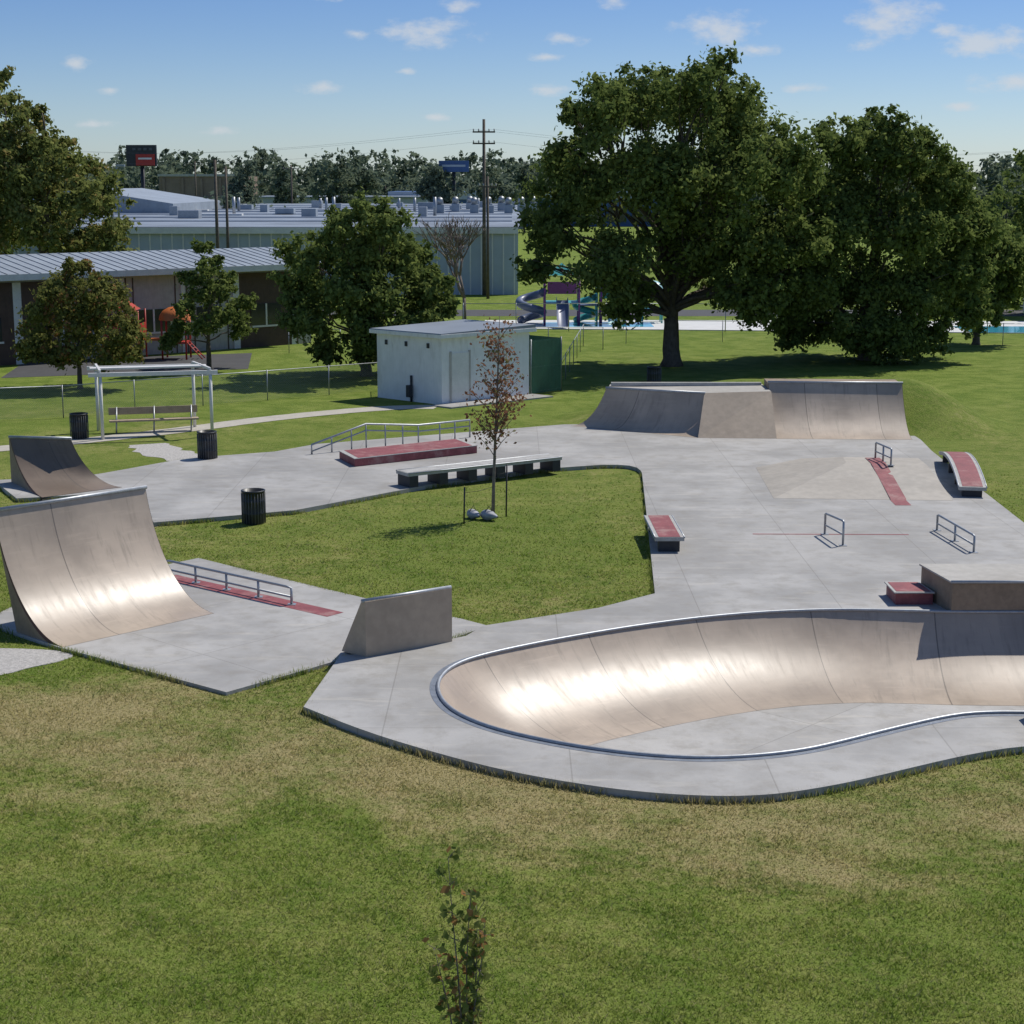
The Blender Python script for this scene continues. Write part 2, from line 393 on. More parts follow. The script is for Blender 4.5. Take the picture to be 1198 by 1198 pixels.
# ------------------------------------------------------------------ curved ramps
def qramp(name,toeA,toeB,copA,copB,h,zb,mat,matside,thick_back=.15,amx=1.25,coping=True,back=0.0):
    cen=((toeA[0]+copB[0])/2,(toeA[1]+copB[1])/2,0)
    e=empty(name,cen)
    n=18; tA,tB,cA,cB=[Vector((*p,0)) for p in (toeA,toeB,copA,copB)]
    W=(cA-cB).length
    V=[];F=[];UV=[]; m=8
    prof=[]
    for i in range(n+1):
        a=amx*i/n; prof.append((math.sin(a)/math.sin(amx),(1-math.cos(a))/(1-math.cos(amx))))
    H=h-zb
    for i,(s,t) in enumerate(prof):
        for k in range(m+1):
            q=(tA.lerp(cA,s)).lerp(tB.lerp(cB,s),k/m); V.append((q.x,q.y,zb+H*t))
    arc=[i/n*H*1.35 for i in range(n+1)]
    for i in range(n):
        for k in range(m):
            a=i*(m+1)+k; F.append([a,a+1,a+m+2,a+m+1])
            u0,u1=W*k/m,W*(k+1)/m; UV+=[(u0,arc[i]),(u1,arc[i]),(u1,arc[i+1]),(u0,arc[i+1])]
    me=bpy.data.meshes.new('riding_surface'); me.from_pydata(V,[],F)
    ul=me.uv_layers.new(name='UVMap'); ul.data.foreach_set('uv',[c for u in UV for c in u])
    o=fin('riding_surface',me,mat,e,True)
    bdir=((cA-tA)+(cB-tB)).normalized()
    V=[];F=[]
    for sgn,(t_,c_) in ((1,(tA,cA)),(-1,(tB,cB))):
        o=len(V); od=((tA-tB).normalized()*sgn)*.006
        for (s,tt) in prof:
            q=t_.lerp(c_,s)+od; z=zb+H*tt; V+=[(q.x,q.y,z),(q.x,q.y,max(z-.09,-.05))]
        for i in range(n): F.append([o+2*i,o+2*i+1,o+2*i+3,o+2*i+2])
    mesh('edge_trim',V,F,'skirt',e)
    V=[];F=[]
    for (t_,c_) in ((tA,cA),(tB,cB)):
        for (s,tt) in prof:
            q=t_.lerp(c_,s); V.append((q.x,q.y,zb+H*tt-.05))
        q=c_+bdir*thick_back; V.append((q.x,q.y,h-.02)); 
        q2=c_+bdir*(thick_back+back); V.append((q2.x,q2.y,zb-.15)); 
        V.append((t_.x,t_.y,zb-.15))
    k=n+4
    F.append(list(range(k))); F.append(list(range(k,2*k))[::-1])
    for i in range(k):
        j=(i+1)%k; F.append([i,j,k+j,k+i])
    mesh('body',V,F,matside,e)
    if coping:
        d=(cB-cA).normalized()*.03
        tubes('coping',[([tuple(cA-d+Vector((0,0,h))),tuple(cB+d+Vector((0,0,h)))],.045)],'metal',e)
    return e
d=Vector((.731,-.682)); nn=Vector((.682,.731)); Pf=Vector((-6.3,35.05)); Pn=Pf-nn*3.66
cf=Pf-d*2.3; cn=Pn-d*2.3
qramp('quarter_pipe',tuple(Pn),tuple(Pf),tuple(cn),tuple(cf),2.5,.075,'ramp','side',.04,1.28,True,-.7)
qramp('quarter_pipe',(-13.5,48.3),(-11.6,50.0),(-15.1,50.9),(-13.2,50.6),1.5,.13,'ramp_shaded','side',.06,1.1)
wd=empty('wedge_ramp',(-2,32.3,0))
V=[(-3.3,32.0,.1),(-1.7,33.2,.1),(-2.86,31.55,1.2),(-1.26,32.68,1.2),(-2.78,31.49,1.2),(-1.18,32.62,1.2),(-2.78,31.49,.1),(-1.18,32.62,.1)]
mesh('body',V,[[0,1,3,2],[2,3,5,4],[4,5,7,6],[0,2,4,6],[1,7,5,3],[0,6,7,1]],'tan',wd)
tubes('coping',[([(-2.85,31.52,1.21),(-1.2,32.66,1.21)],.04)],'metal',wd)
fr=qramp('quarter_pipe',(2.2,63.1),(6.6,60.05),(3.5,63.0),(6.95,61.45),1.55,ZD+.005,'ramp','side',.02,.9)
V=[(6.6,60.05,ZD+.004),(9.36,59.85,ZD+.004),(6.95,61.45,1.55),(9.38,61.55,1.60)]
bk=empty('bank_ramp',(7.5,61.5,0))
mesh('bank_face',V,[[0,1,3,2]],'tan',bk)
prism('deck',[(3.55,63.0),(6.96,61.47),(9.38,61.57),(9.38,64.0),(3.7,64.2)],ZD,[1.545,1.545,1.59,1.59,1.545],'cap',bk)
box('deck_edge',(6.5,63.6,1.63),(5.6,.2,.12),'edge',bk)
fr2=qramp('quarter_pipe',(9.36,59.8),(14.1,59.6),(9.38,62.3),(14.2,62.0),1.85,ZD+.005,'ramp','side',1.3,.75)
fb=empty('funbox',(10.3,51,0))
zt=.62; z0=ZD+.004
V=[(7.5,48.2,z0),(12.55,47.85,z0),(12.55,51.0,zt),(10.2,51.5,zt),(7.75,53.6,z0),(10.3,52.6,zt),(12.6,52.4,zt),(12.7,55.2,z0),(9.5,55.4,z0),(12.55,47.85,0),(12.7,55.2,0)]
mesh('faces',V,[[0,1,2,3],[0,3,5,4],[3,2,6,5],[4,5,8],[5,6,7,8],[1,9,10,7,6,2]],'bank',fb)
def strip_on(name,x0,x1,pts,mat,parent):
    V=[];F=[]
    for y,z,sh in pts: V+= [(x0+sh,y,z),(x1+sh,y,z)]
    for i in range(len(pts)-1): F.append([2*i,2*i+1,2*i+3,2*i+2])
    return mesh(name,V,F,mat,parent)
def zb_(x,y):
    x0=48.2-(x-7.5)*.069; y1=51.5-(x-10.2)*.213; return z0+(zt-z0)*(y-x0)/(y1-x0)
pts=[(47.1,ZD+.005,0),(47.9,ZD+.005,.03)]+[(y,zb_(11.25,y)+.02,.05+.1*(y-48)/3) for y in np.linspace(47.96,51.2,6)]+[(51.45,zt+.02,.17),(52.4,zt+.014,.2)]
strip_on('red_stripe',10.75,11.2,pts,'red',fb)
def frame_rail(name,a,b,h0,h1,r=.03,mids=0,low=True,zb=ZD,mat='metal'):
    e=empty(name,(a[0],a[1],zb)); A=Vector((a[0],a[1],zb)); B=Vector((b[0],b[1],zb)); up=Vector((0,0,1))
    L=[([tuple(A),tuple(A+up*h0*.96),tuple(A.lerp(B,.04)+up*(h0)),tuple(A.lerp(B,.96)+up*(h1)),tuple(B+up*h1*.96),tuple(B)],r)]
    for i in range(mids):
        t=(i+1)/(mids+1); q=A.lerp(B,t); L.append(([tuple(q),tuple(q+up*(h0+(h1-h0)*t))],r))
    if low: L.append(([tuple(A+up*h0*.45),tuple(B+up*h1*.45)],r*.8))
    tubes('pipes',L,mat,e)
    for i,q in enumerate([A.lerp(B,(k)/(mids+1)) for k in range(mids+2)]): box('foot_plate_%d'%i,(q.x,q.y,zb+.008),(.18,.18,.012),mat,e)
    return e
frame_rail('grind_rail',(11.25,52.3),(11.45,51.0),.5,.5,.03,1,True,zt)
frame_rail('grind_rail',(8.05,43.1),(8.25,41.7),.55,.62,.03,0)
frame_rail('grind_rail',(11.06,43.6),(11.3,40.9),.42,.42,.03,1)
mesh('painted_line',[(6.2,43.08,ZD+.004),(10.2,43.0,ZD+.004),(10.2,43.09,ZD+.004),(6.2,43.17,ZD+.004)],[[0,1,2,3]],'red')
sA=Vector((-7.95,38.5)); sB=Vector((-3.72,34.95)); sd=(sB-sA).normalized(); sn=Vector((-sd.y,sd.x))
mesh('painted_red_strip',[(*(sA-sn*.24),.074),(*(sB-sn*.24),.074),(*(sB+sn*.24),.074),(*(sA+sn*.24),.074)],[[0,1,2,3]],'red')
frame_rail('grind_rail',(-8.0,38.55),(-4.75,35.82),.38,.38,.03,3,True,.07)
pad=empty('manual_pad',(-3.4,55.9,0))
pp=[(-5.0,53.75),(-1.17,56.55),(-1.85,58.1),(-5.66,55.4)]
prism('body',pp,ZD,.36,'red',pad,.01)
def shr(p,k):
    cx=sum(a for a,b in p)/len(p); cy=sum(b for a,b in p)/len(p); L=[]
    for a,b in p:
        v=Vector((cx-a,cy-b)); v.normalize(); L.append((a+v.x*k,b+v.y*k))
    return L
prism('rim_slab',shr(pp,-.02),.362,.385,'edge',pad,.006)
prism('top',shr(pp,.16),.387,.391,'red',pad)
def ledge(name,c,L,W,ang,h,legs,arch=0,topmat='edge',n=14,inlay='red',lw=.22,lf=.72):
    e=empty(name,(c[0],c[1],0)); ca,sa=math.cos(ang),math.sin(ang)
    def pt(u,v,z): return (c[0]+u*ca-v*sa,c[1]+u*sa+v*ca,z)
    def slab(nm,W2,L2,zo0,zo1,mat):
        V=[];F=[]
        for i in range(n+1):
            u=-L2/2+L2*i/n; z=h+arch*(1-(2*u/L)**2)
            V+=[pt(u,-W2/2,z+zo0),pt(u,W2/2,z+zo0),pt(u,W2/2,z+zo1),pt(u,-W2/2,z+zo1)]
        for i in range(n):
            for k in range(4):
                a=i*4+k;b=i*4+(k+1)%4; F.append([a,b,b+4,a+4])
        F+= [[0,3,2,1],[n*4,n*4+1,n*4+2,n*4+3]]
        mesh(nm,V,F,mat,e)
    slab('beam',W,L,-.10,0,topmat)
    slab('painted_top',W*.74,L*.985,.003,.007,inlay)
    tubes('edge_angle',[([pt(-L/2+L*i/n,-W/2,h+arch*(1-(2*i/n-1)**2)-.01) for i in range(n+1)],.022),([pt(-L/2+L*i/n,W/2,h+arch*(1-(2*i/n-1)**2)-.01) for i in range(n+1)],.022)],'metal',e,6)
    for i in range(legs):
        u=-L/2+.2+(L-.4)*i/(legs-1); z=h+arch*(1-(2*u/L)**2)-.10
        p=pt(u,0,0); box('leg_%d'%i,(p[0],p[1],(ZD+z)/2),(lw,W*lf,z-ZD),'dkbox',e,ang)
    return e
ledge('long_grind_ledge',(-.95,51.75),5.6,.72,math.atan2(3.05,4.5),.56,6,0,'edge',4,inlay='edge',lw=.3,lf=.97)
ledge('short_grind_ledge',(3.83,42.3),2.8,.72,R(91),.50,2,0,'edge',4)
ledge('arched_grind_ledge',(13.75,51.6),6.6,.78,R(81),.42,4,.30,'edge',16)
ledge('short_grind_ledge',(14.3,43.2),2.6,.7,R(60),.42,2,0,'edge',4)
kr=empty('kinked_grind_rail',(-6.6,56.4,0))
A=Vector((-6.67,56.3,ZD)); B=Vector((-1.5,60.2,ZD)); up=Vector((0,0,1))
hs=[(0,.32),(.33,.84),(.66,.62),(1,.62)]
top=[A.lerp(B,t)+up*h for t,h in hs]
def hh(t):
    for (a,x),(b_,y) in zip(hs,hs[1:]):
        if a<=t<=b_: return x+(y-x)*(t-a)/(b_-a)
L=[([tuple(A)]+[tuple(q) for q in top]+[tuple(B)],.035)]
L.append(([tuple(A.lerp(B,t)+up*(h-.22)) for t,h in hs],.025))
for t in (.12,.24,.33,.45,.56,.66,.8,.9): L.append(([tuple(A.lerp(B,t)),tuple(A.lerp(B,t)+up*hh(t))],.025))
tubes('pipes',L,'metal',kr)

# ------------------------------------------------------------------ trash cans
def can(loc,s=1):
    e=empty('trash_can',loc); x,y,z=loc; V=[];F=[];seg=28
    prof=[(.27,.0),(.28,.03),(.285,.25),(.30,.27),(.30,.30),(.288,.32),(.29,.58),(.305,.60),(.305,.63),(.292,.65),(.30,.86),(.325,.87),(.325,.91),(.29,.91),(.28,.80)]
    for r,h in prof:
        for k in range(seg):
            a=2*math.pi*k/seg; V.append((x+r*s*math.cos(a),y+r*s*math.sin(a),z+h*s))
    for i in range(len(prof)-1):
        for k in range(seg): F.append([i*seg+k,i*seg+(k+1)%seg,(i+1)*seg+(k+1)%seg,(i+1)*seg+k])
    F.append([k for k in range(seg)][::-1]); F.append([(len(prof)-1)*seg+k for k in range(seg)])
    mesh('barrel',V,F,'black',e,True,False)
    sl=[]
    for k in range(24):
        a=2*math.pi*k/24; sl.append(([(x+.315*s*math.cos(a),y+.315*s*math.sin(a),z+.02),(x+.318*s*math.cos(a),y+.318*s*math.sin(a),z+.84*s)],.011))
    tubes('slats',sl,'slat',e,5)
    return e
can((-6.95,45.17,0),1.0); can((-10.0,55.5,.1),1); can((6.37,76.4,0),1); can((-15.5,60.7,0),1)

# ------------------------------------------------------------------ shelter with bench
sh=empty('picnic_shelter_frame',(-13,61.8,0))
fl_,fr_,bl_,br_=(-14.6,60.4),(-10.85,61.3),(-15.3,62.7),(-11.9,63.6)
L=[]
for q in (fl_,fr_,bl_,br_): L.append(([(q[0],q[1],0),(q[0],q[1],2.25)],.06))
tubes('posts',L,'white2',sh)
def beam(name,a,b,z,w,h,mat,par):
    A=Vector(a);B=Vector(b);c=(A+B)/2; return box(name,(c.x,c.y,z),((B-A).length,w,h),mat,par,math.atan2(B.y-A.y,B.x-A.x))
beam('beam_front',(-15.0,60.3),(-10.6,61.37),2.32,.12,.14,'white2',sh); beam('beam_back',(-15.6,62.6),(-11.6,63.65),2.32,.12,.14,'white2',sh)
for i in range(2):
    t=i; a=(fl_[0]+(fr_[0]-fl_[0])*t,fl_[1]+(fr_[1]-fl_[1])*t); b_=(bl_[0]+(br_[0]-bl_[0])*t,bl_[1]+(br_[1]-bl_[1])*t)
    beam('rafter_%d'%i,a,b_,2.44,.08,.09,'white2',sh)
beam('roof_edge_strip',(-15.2,61.4),(-11.2,62.45),2.44,.5,.05,'white2',sh)
bn=empty('park_bench',(-13,62,0))
a=(-14.7,61.9);b_=(-11.6,62.75)
beam('seat',a,b_,.46,.38,.06,'wood',bn); beam('backrest',(a[0]-.08,a[1]+.28),(b_[0]-.08,b_[1]+.28),.78,.05,.26,'wood',bn)
for i in range(3):
    t=.08+.42*i; x=a[0]+(b_[0]-a[0])*t; y=a[1]+(b_[1]-a[1])*t
    tubes('leg_%d'%i,[([(x,y-.1,0),(x,y,.44),(x-.05,y+.3,.92)],.03)],'metal',bn)

# ------------------------------------------------------------------ shed
sd_=empty('utility_shed',(-2,72,0))
C=Vector((-2.89,70.1)); lv=Vector((-2.85,2.6)); rv=Vector((3.62,3.25)); H=2.75
pl=[tuple(C),tuple(C+rv),tuple(C+rv+lv),tuple(C+lv)]
prism('walls',pl,0,H,'white',sd_)
ex=.22; lu=lv.normalized(); ru=rv.normalized()
def sp(a,b): return tuple(C+ru*a+lu*b)
LL=lv.length; RL=rv.length
prism('roof',[sp(-ex,-ex),sp(RL+ex,-ex),sp(RL+ex,LL+ex),sp(-ex,LL+ex)],H,H+.16,'white',sd_,.01)
prism('roof_sheet',[sp(-ex+.03,-ex+.03),sp(RL+ex-.03,-ex+.03),sp(RL+ex-.03,LL+ex-.03),sp(-ex+.03,LL+ex-.03)],H+.162,[H+.2,H+.3,H+.3,H+.2],'roof2',sd_)
prism('door',[sp(.5,-.03),sp(1.45,-.03),sp(1.45,-.003),sp(.5,-.003)],.05,2.1,'white2',sd_)
prism('door_frame_l',[sp(.42,-.05),sp(.5,-.05),sp(.5,-.003),sp(.42,-.003)],0,2.18,'greysid',sd_)
prism('door_frame_r',[sp(1.45,-.05),sp(1.53,-.05),sp(1.53,-.003),sp(1.45,-.003)],0,2.18,'greysid',sd_)
prism('vent',[sp(2.6,-.04),sp(3.2,-.04),sp(3.2,-.003),sp(2.6,-.003)],1.7,2.1,'greysid',sd_)
q=C+lu*LL*.45-ru*.06; tubes('wall_pipe',[([(q.x,q.y,0),(q.x,q.y,1.1)],.05)],'dkbox',sd_)
box('electric_box',(q.x-.08,q.y-.08,.45),(.2,.2,.5),'dkbox',sd_,R(45),.01)
for k,u in enumerate((.7,2.0,3.2)): prism('roof_bracket_%d'%k,[sp(-.05,u),sp(-.003,u),sp(-.003,u+.12),sp(-.05,u+.12)],H-.45,H-.25,'dkbox',sd_)
prism('step_slab',[sp(-.6,-1.2),sp(RL+.2,-1.2),sp(RL+.2,-.01),sp(-.6,-.01)],-.1,.06,'conc',sd_)
ge=empty('green_slat_fence',(1.5,74,0)); g0=C+rv+Vector((.08,.06)); g1=Vector((2.15,74.9))
nS=22
for side,(a_,b2) in enumerate(((g0,g1),(g1,g1+Vector((-1.4,1.4))))):
    V=[];F=[]
    for i in range(nS):
        p0=a_.lerp(b2,i/nS); p1=a_.lerp(b2,(i+.82)/nS); o=len(V)
        nv=(b2-a_).normalized(); nv=Vector((nv.y,-nv.x))*.02
        V+=[(p0.x,p0.y,.05),(p1.x,p1.y,.05),(p1.x,p1.y,2.35),(p0.x,p0.y,2.35),(p0.x-nv.x,p0.y-nv.y,.05),(p1.x-nv.x,p1.y-nv.y,.05),(p1.x-nv.x,p1.y-nv.y,2.35),(p0.x-nv.x,p0.y-nv.y,2.35)]
        F+=[[o,o+1,o+2,o+3],[o+5,o+4,o+7,o+6],[o+3,o+2,o+6,o+7],[o+1,o+5,o+6,o+2],[o+4,o,o+3,o+7]]
    mesh('slats_%d'%side,V,F,'green_slat',ge,False,False)
    tubes('rails_%d'%side,[([(a_.x,a_.y+.05,z),(b2.x,b2.y+.05,z)],.03) for z in (.15,1.2,2.3)]+[([(a_.x,a_.y+.05,0),(a_.x,a_.y+.05,2.4)],.04),([(b2.x,b2.y+.05,0),(b2.x,b2.y+.05,2.4)],.04)],'metal',ge)

# ------------------------------------------------------------------ paths
def ribbon(name,pts,w,z,mat,jit=0):
    P=chaikin(pts,3,False); V=[];F=[]
    for i,p in enumerate(P):
        a=P[max(i-1,0)];b_=P[min(i+1,len(P)-1)]; t=Vector((b_[0]-a[0],b_[1]-a[1])).normalized(); n_=Vector((-t.y,t.x))*w/2
        k1=1+random.uniform(-jit,jit); k2=1+random.uniform(-jit,jit)
        V+=[(p[0]-n_.x*k1,p[1]-n_.y*k1,z),(p[0]+n_.x*k2,p[1]+n_.y*k2,z)]
    for i in range(len(P)-1): F.append([2*i,2*i+1,2*i+3,2*i+2])
    return mesh(name,V,F,mat)
ribbon('footpath',[(-2.2,69.2),(-4.2,69.6),(-7,68),(-9.8,65.6),(-11.5,63.6),(-13.5,61.6),(-17,58.6),(-22,55.6)],1.25,.012,'path',.04)
ribbon('gravel_patch',[(-13.2,60.2),(-12.3,58.2),(-10.9,56.2),(-10.2,55)],1.5,.008,'gravel',.25)
gp=chaikin([(-12,32.6),(-9.2,32.5),(-8.4,32.1),(-8.7,31.5),(-9.1,31.2),(-9.5,30.6),(-10.3,30.3),(-12,29.8)],2)
prism('gravel_patch',gp,-.05,.012,'gravel')
ribbon('footpath',[(-25,54),(-19,52.2),(-15,50.6)],1.6,.008,'path',.04)
def mound(name,cx,cy,rx,ry,h,n=26):
    V=[];F=[]
    for i in range(n+1):
        for j in range(n+1):
            u=-1+2*i/n; v=-1+2*j/n; r=min(1,math.hypot(u,v)); z=h*(.5+.5*math.cos(math.pi*r))-.03
            V.append((cx+u*rx,cy+v*ry,z+.05*math.sin(7*u+3*v)*(1-r)))
    for i in range(n):
        for j in range(n):
            a=i*(n+1)+j; F.append([a,a+n+1,a+n+2,a+1])
    return mesh(name,V,F,'ground',None,True)
mound('grass_mound',14.6,64.6,4.8,5.0,1.75)
mound('grass_mound',9,66.5,8,4.2,1.5)

# ------------------------------------------------------------------ foliage
def leafquads(C_,N_,size,aspect=1.7):
    n=len(C_); N_=N_/np.linalg.norm(N_,axis=1,keepdims=True)
    r=rng.normal(size=(n,3)); a=np.cross(N_,r); a/=np.linalg.norm(a,axis=1,keepdims=True)+1e-9; b=np.cross(N_,a)
    s=size*rng.uniform(.55,1.35,(n,1)); a=a*s*aspect*.5; b=b*s*.5
    return np.stack([C_-a,C_-b*1.0+a*.1,C_+a,C_+b+a*.1],axis=1)
def crown(lobes,n,size,sub=16,flat=.9,shell=(.25,1.15),subr=.36):
    w=np.array([l[3]**2 for l in lobes]); w=w/w.sum(); Cs=[];Ns=[];Vs=[]
    for (x,y,z,r),ww in zip(lobes,w):
        dirs=rng.normal(size=(sub,3)); dirs/=np.linalg.norm(dirs,axis=1,keepdims=True)
        sc=np.array([x,y,z])+dirs*np.array([1,1,flat])*r*rng.uniform(*shell,(sub,1))
        m=int(n*ww); idx=rng.integers(0,sub,m)
        rs=rng.uniform(.45,1.25,sub)[idx][:,None]
        g=rng.normal(size=(m,3)); pos=g/np.linalg.norm(g,axis=1,keepdims=True)
        rad=np.minimum(np.abs(rng.normal(.55,.42,(m,1))),2.0)
        pos=pos*rad*np.array([1.0,1.0,.85])
        P=sc[idx]+pos*r*subr*rs
        P[:,2]-=.10*r*subr*rad[:,0]**2
        Cs.append(P); Ns.append(pos*.6+dirs[idx]*.35+rng.normal(size=(m,3))*.7+np.array([0,0,.3]))
        tone=rng.random(sub)[idx]; Vs.append(np.clip(tone*.45+rng.random(m)*.55,0,1))
    return leafquads(np.concatenate(Cs),np.concatenate(Ns),size),np.concatenate(Vs)
def limb(a,b,r0,r1,n=6,wob=.12):
    a=Vector(a);b=Vector(b);L=(b-a).length;pts=[];rr=[]
    for i in range(n+1):
        t=i/n; q=a.lerp(b,t); 
        if 0<i<n: q=q+Vector((random.uniform(-1,1),random.uniform(-1,1),random.uniform(-.3,.6)))*wob*L*.3
        q.z+=math.sin(t*math.pi)*.06*L; pts.append(tuple(q)); rr.append(r0+(r1-r0)*t)
    return (pts,rr)
def tree(name,base,lobes2d,n,size,mat,trunk_r,fork,spread=.7,sub=22,dup=2,bark='bark',subr=.42,limbn=None):
    bx,by=base; e=empty(name,(bx,by,0)); lobes=[]
    zs=[l[1] for l in lobes2d]; mx=max(abs(l[0]) for l in lobes2d)+1e-3
    for (dx,z,r) in lobes2d:
        wid=max(.5,mx*spread*math.sqrt(max(.05,1-(dx/mx)**2*.8)))
        for k in range(dup):
            dy=(random.uniform(.15,1)*wid)*(1 if k%2 else -1) if dup>1 else random.uniform(-.5,.5)*wid
            lobes.append((bx+dx+random.uniform(-.2,.2)*r,by+dy,z+random.uniform(-.18,.18)*r,r*random.uniform(.75,1.0)))
    Q,v=crown(lobes,n,size,sub,subr=subr); quads_np('foliage',Q,mat,e,v)
    zt_=max(zs); L=[limb((bx,by,-.1),(bx+random.uniform(-.1,.1),by,fork),trunk_r*1.15,trunk_r*.85,6,.04)]
    L[0][1][0]=trunk_r*1.6
    L.append(limb((bx,by,fork*.95),(bx+.3,by,zt_*.85),trunk_r*.75,trunk_r*.12,8,.08))
    ls=lobes if limbn is None else random.sample(lobes,min(limbn,len(lobes)))
    for (x,y,z,r) in ls:
        z1=min(fork+max(0,(z-fork))*random.uniform(0,.35),zt_*.6); s=(bx,by,z1)
        L.append(limb(s,(x,y,z),trunk_r*.32*random.uniform(.7,1.2),trunk_r*.05,6,.14))
        for _ in range(3):
            dv=Vector((random.gauss(0,1),random.gauss(0,1),random.uniform(0,1))).normalized()*r*.8
            L.append(limb(((s[0]*.3+x*.7),(s[1]*.3+y*.7),(s[2]*.3+z*.7)),(x+dv.x,y+dv.y,z+dv.z),trunk_r*.10,trunk_r*.03,4,.12))
    tubes('trunk_and_limbs',L,bark,e,7)
    return e
bigl=[(0.6,13.3,1.9),(-1.9,12.9,1.8),(-4,12.0,1.8),(3.1,12.3,1.9),(4.8,10,2.2),(2.3,9.6,2.6),(-1,9.8,2.6),(-4.4,8.6,2.3),(-6.1,6.7,1.6),(-3.6,5.3,1.9),(-1.9,3.9,1.3),(.6,6.2,2.1),(3.6,6.2,2.3),(5.7,6.6,2.0),(6.3,4.1,1.6),(4,3.5,1.6),(2.2,3.6,1.2),(-5.5,10.4,1.3),(6.7,8.3,1.2),(1.9,14.4,.8),(-2.6,2.7,.9),(-6.9,5.0,.9),(-5.2,12.4,.8)]
tree('deciduous_tree',(7.97,85.5),bigl,125000,.155,'leafA',.42,2.4,.7,28)
l2=[(0,11.0,1.7),(-2.2,10.8,1.5),(2.0,10.2,1.7),(3.6,8.7,1.8),(-.5,8.6,2.4),(-3.8,9.3,1.5),(4.6,6.6,1.7),(1.8,6.6,2.3),(-2.5,6.4,2.3),(4.9,4.3,1.6),(2.6,3.6,1.9),(-.3,3.8,2.0),(-3.2,3.6,1.9),(5.0,2.5,1.3),(1,1.9,1.6),(-1.8,1.9,1.6),(3.3,1.6,1.4),(.8,12,1.0),(-3.8,1.5,1.2),(0,.9,1.0),(2,1.0,.9),(-5,5,1.2)]
tree('deciduous_tree',(18.3,88.5),l2,115000,.155,'leafA',.35,1.4,.7,26,limbn=14)
l3=[(0,6.0,1.3),(-1.2,5.0,1.4),(1.3,4.9,1.4),(0,3.6,1.6),(-1.8,3.0,1.3),(1.9,3.0,1.3),(0,1.9,1.2)]
tree('deciduous_tree',(26.3,97),l3,32000,.16,'leafB',.2,1.2,.8,20,limbn=6)
l4=[(0,7.8,.8),(-1.3,7.2,1.0),(1.0,7.1,1.1),(-2.3,5.8,1.2),(2.0,5.6,1.2),(0,5.9,1.6),(-2.9,4.2,1.2),(2.9,4.3,1.2),(0,3.9,1.8),(-2.4,2.7,1.2),(2.2,2.6,1.3),(0,2.2,1.3),(3.5,3.2,.8),(-1.9,1.3,.8),(1.8,1.3,.8),(0,1.2,.9)]
tree('deciduous_tree',(-6.9,80.9),l4,64000,.14,'leafB',.26,1.1,.8,26,limbn=10)
l5=[(0,5.3,.6),(-.5,4.6,.8),(.7,4.4,.8),(-1.2,3.6,.9),(1.4,3.5,.9),(0,3.2,1.1),(-1.9,2.4,.9),(2.1,2.5,.9),(0,1.9,1.1),(-1.1,1.5,.8),(1.3,1.5,.8),(-2.3,1.6,.6),(2.3,1.7,.6)]
tree('deciduous_tree',(-19.2,75.7),l5,27000,.12,'leafC',.11,1.0,.9,20,limbn=8)
l6=[(0,5.9,.4),(0.1,5.1,.6),(-.6,4.4,.6),(.8,4.1,.7),(0,3.6,.8),(-1.2,3.0,.6),(1.3,2.9,.7),(0,2.3,.8),(-1.5,1.9,.6),(1.6,1.9,.6),(-2.0,1.4,.5),(2,3.4,.4)]
tree('deciduous_tree',(-14.9,83.9),l6,17000,.115,'leafB',.12,1.3,.8,18,limbn=8)
l7=[(-2.6,15.6,.8),(-2.3,13.9,1.2),(0,11.6,1.4),(-2.2,11.5,1.6),(1.8,10.3,1.5),(-.5,9.5,2.0),(-4.0,9.5,2),(3.6,8.0,1.5),(.5,7.3,2.2),(-3,7,2.2),(4.6,5.8,1.4),(2.4,5.2,1.8),(-.5,13,1.0),(5,4,1.2),(-4.5,12.5,1.5)]
tree('deciduous_tree',(-29.5,109),l7,58000,.18,'leafY',.35,4,.8,26,limbn=8)
def treemass(name,items,n,size,mat,sub=16):
    e=empty(name,(items[0][0],items[0][1],0)); Q,v=crown(items,n,size,sub,subr=.42); quads_np('foliage',Q,mat,e,v)
    L=[]
    for (x,y,z,r) in items:
        if z<r*1.8+1: L.append(limb((x,y,-.1),(x,y,z),r*.06,r*.03))
    if L: tubes('trunks',L,'bark',e,6)
    return e
it=[]
for i in range(60):
    x=random.uniform(33,75); y=random.uniform(118,150); h=random.uniform(7,12.5)*(1 if x>40 else .9)
    for z in (h-1.8,h-4.2,h-6.4):
        if z>.8: it.append((x+random.uniform(-1,1),y,z,random.uniform(1.8,2.6)))
treemass('tree_row',it,85000,.29,'leafA',14)
it=[]
for i in range(14):
    x=random.uniform(-48,-38); y=random.uniform(118,150); h=random.uniform(7,10)
    for z in (h-1.6,h-4,h-6): it.append((x,y,z,random.uniform(1.6,2.4)))
treemass('tree_row',it,14000,.35,'leafB',12)
it=[]
x=-260
while x<270:
    for row,(Y,h0,h1) in enumerate(((480,14,19),(440,12,17.5),(400,9,14.5))):
        if row==2 and random.random()<.3: continue
        h=random.uniform(h0,h1); r=random.uniform(3.2,5)
        yy=Y+random.uniform(-15,15)
        for z in (h-r,h-2*r,h-3*r):
            if z>-1: it.append((x+random.uniform(-3,3),yy,max(z,1.5),r*random.uniform(.9,1.2)))
    x+=random.uniform(3.0,4.6)
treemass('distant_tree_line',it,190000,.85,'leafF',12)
it=[]
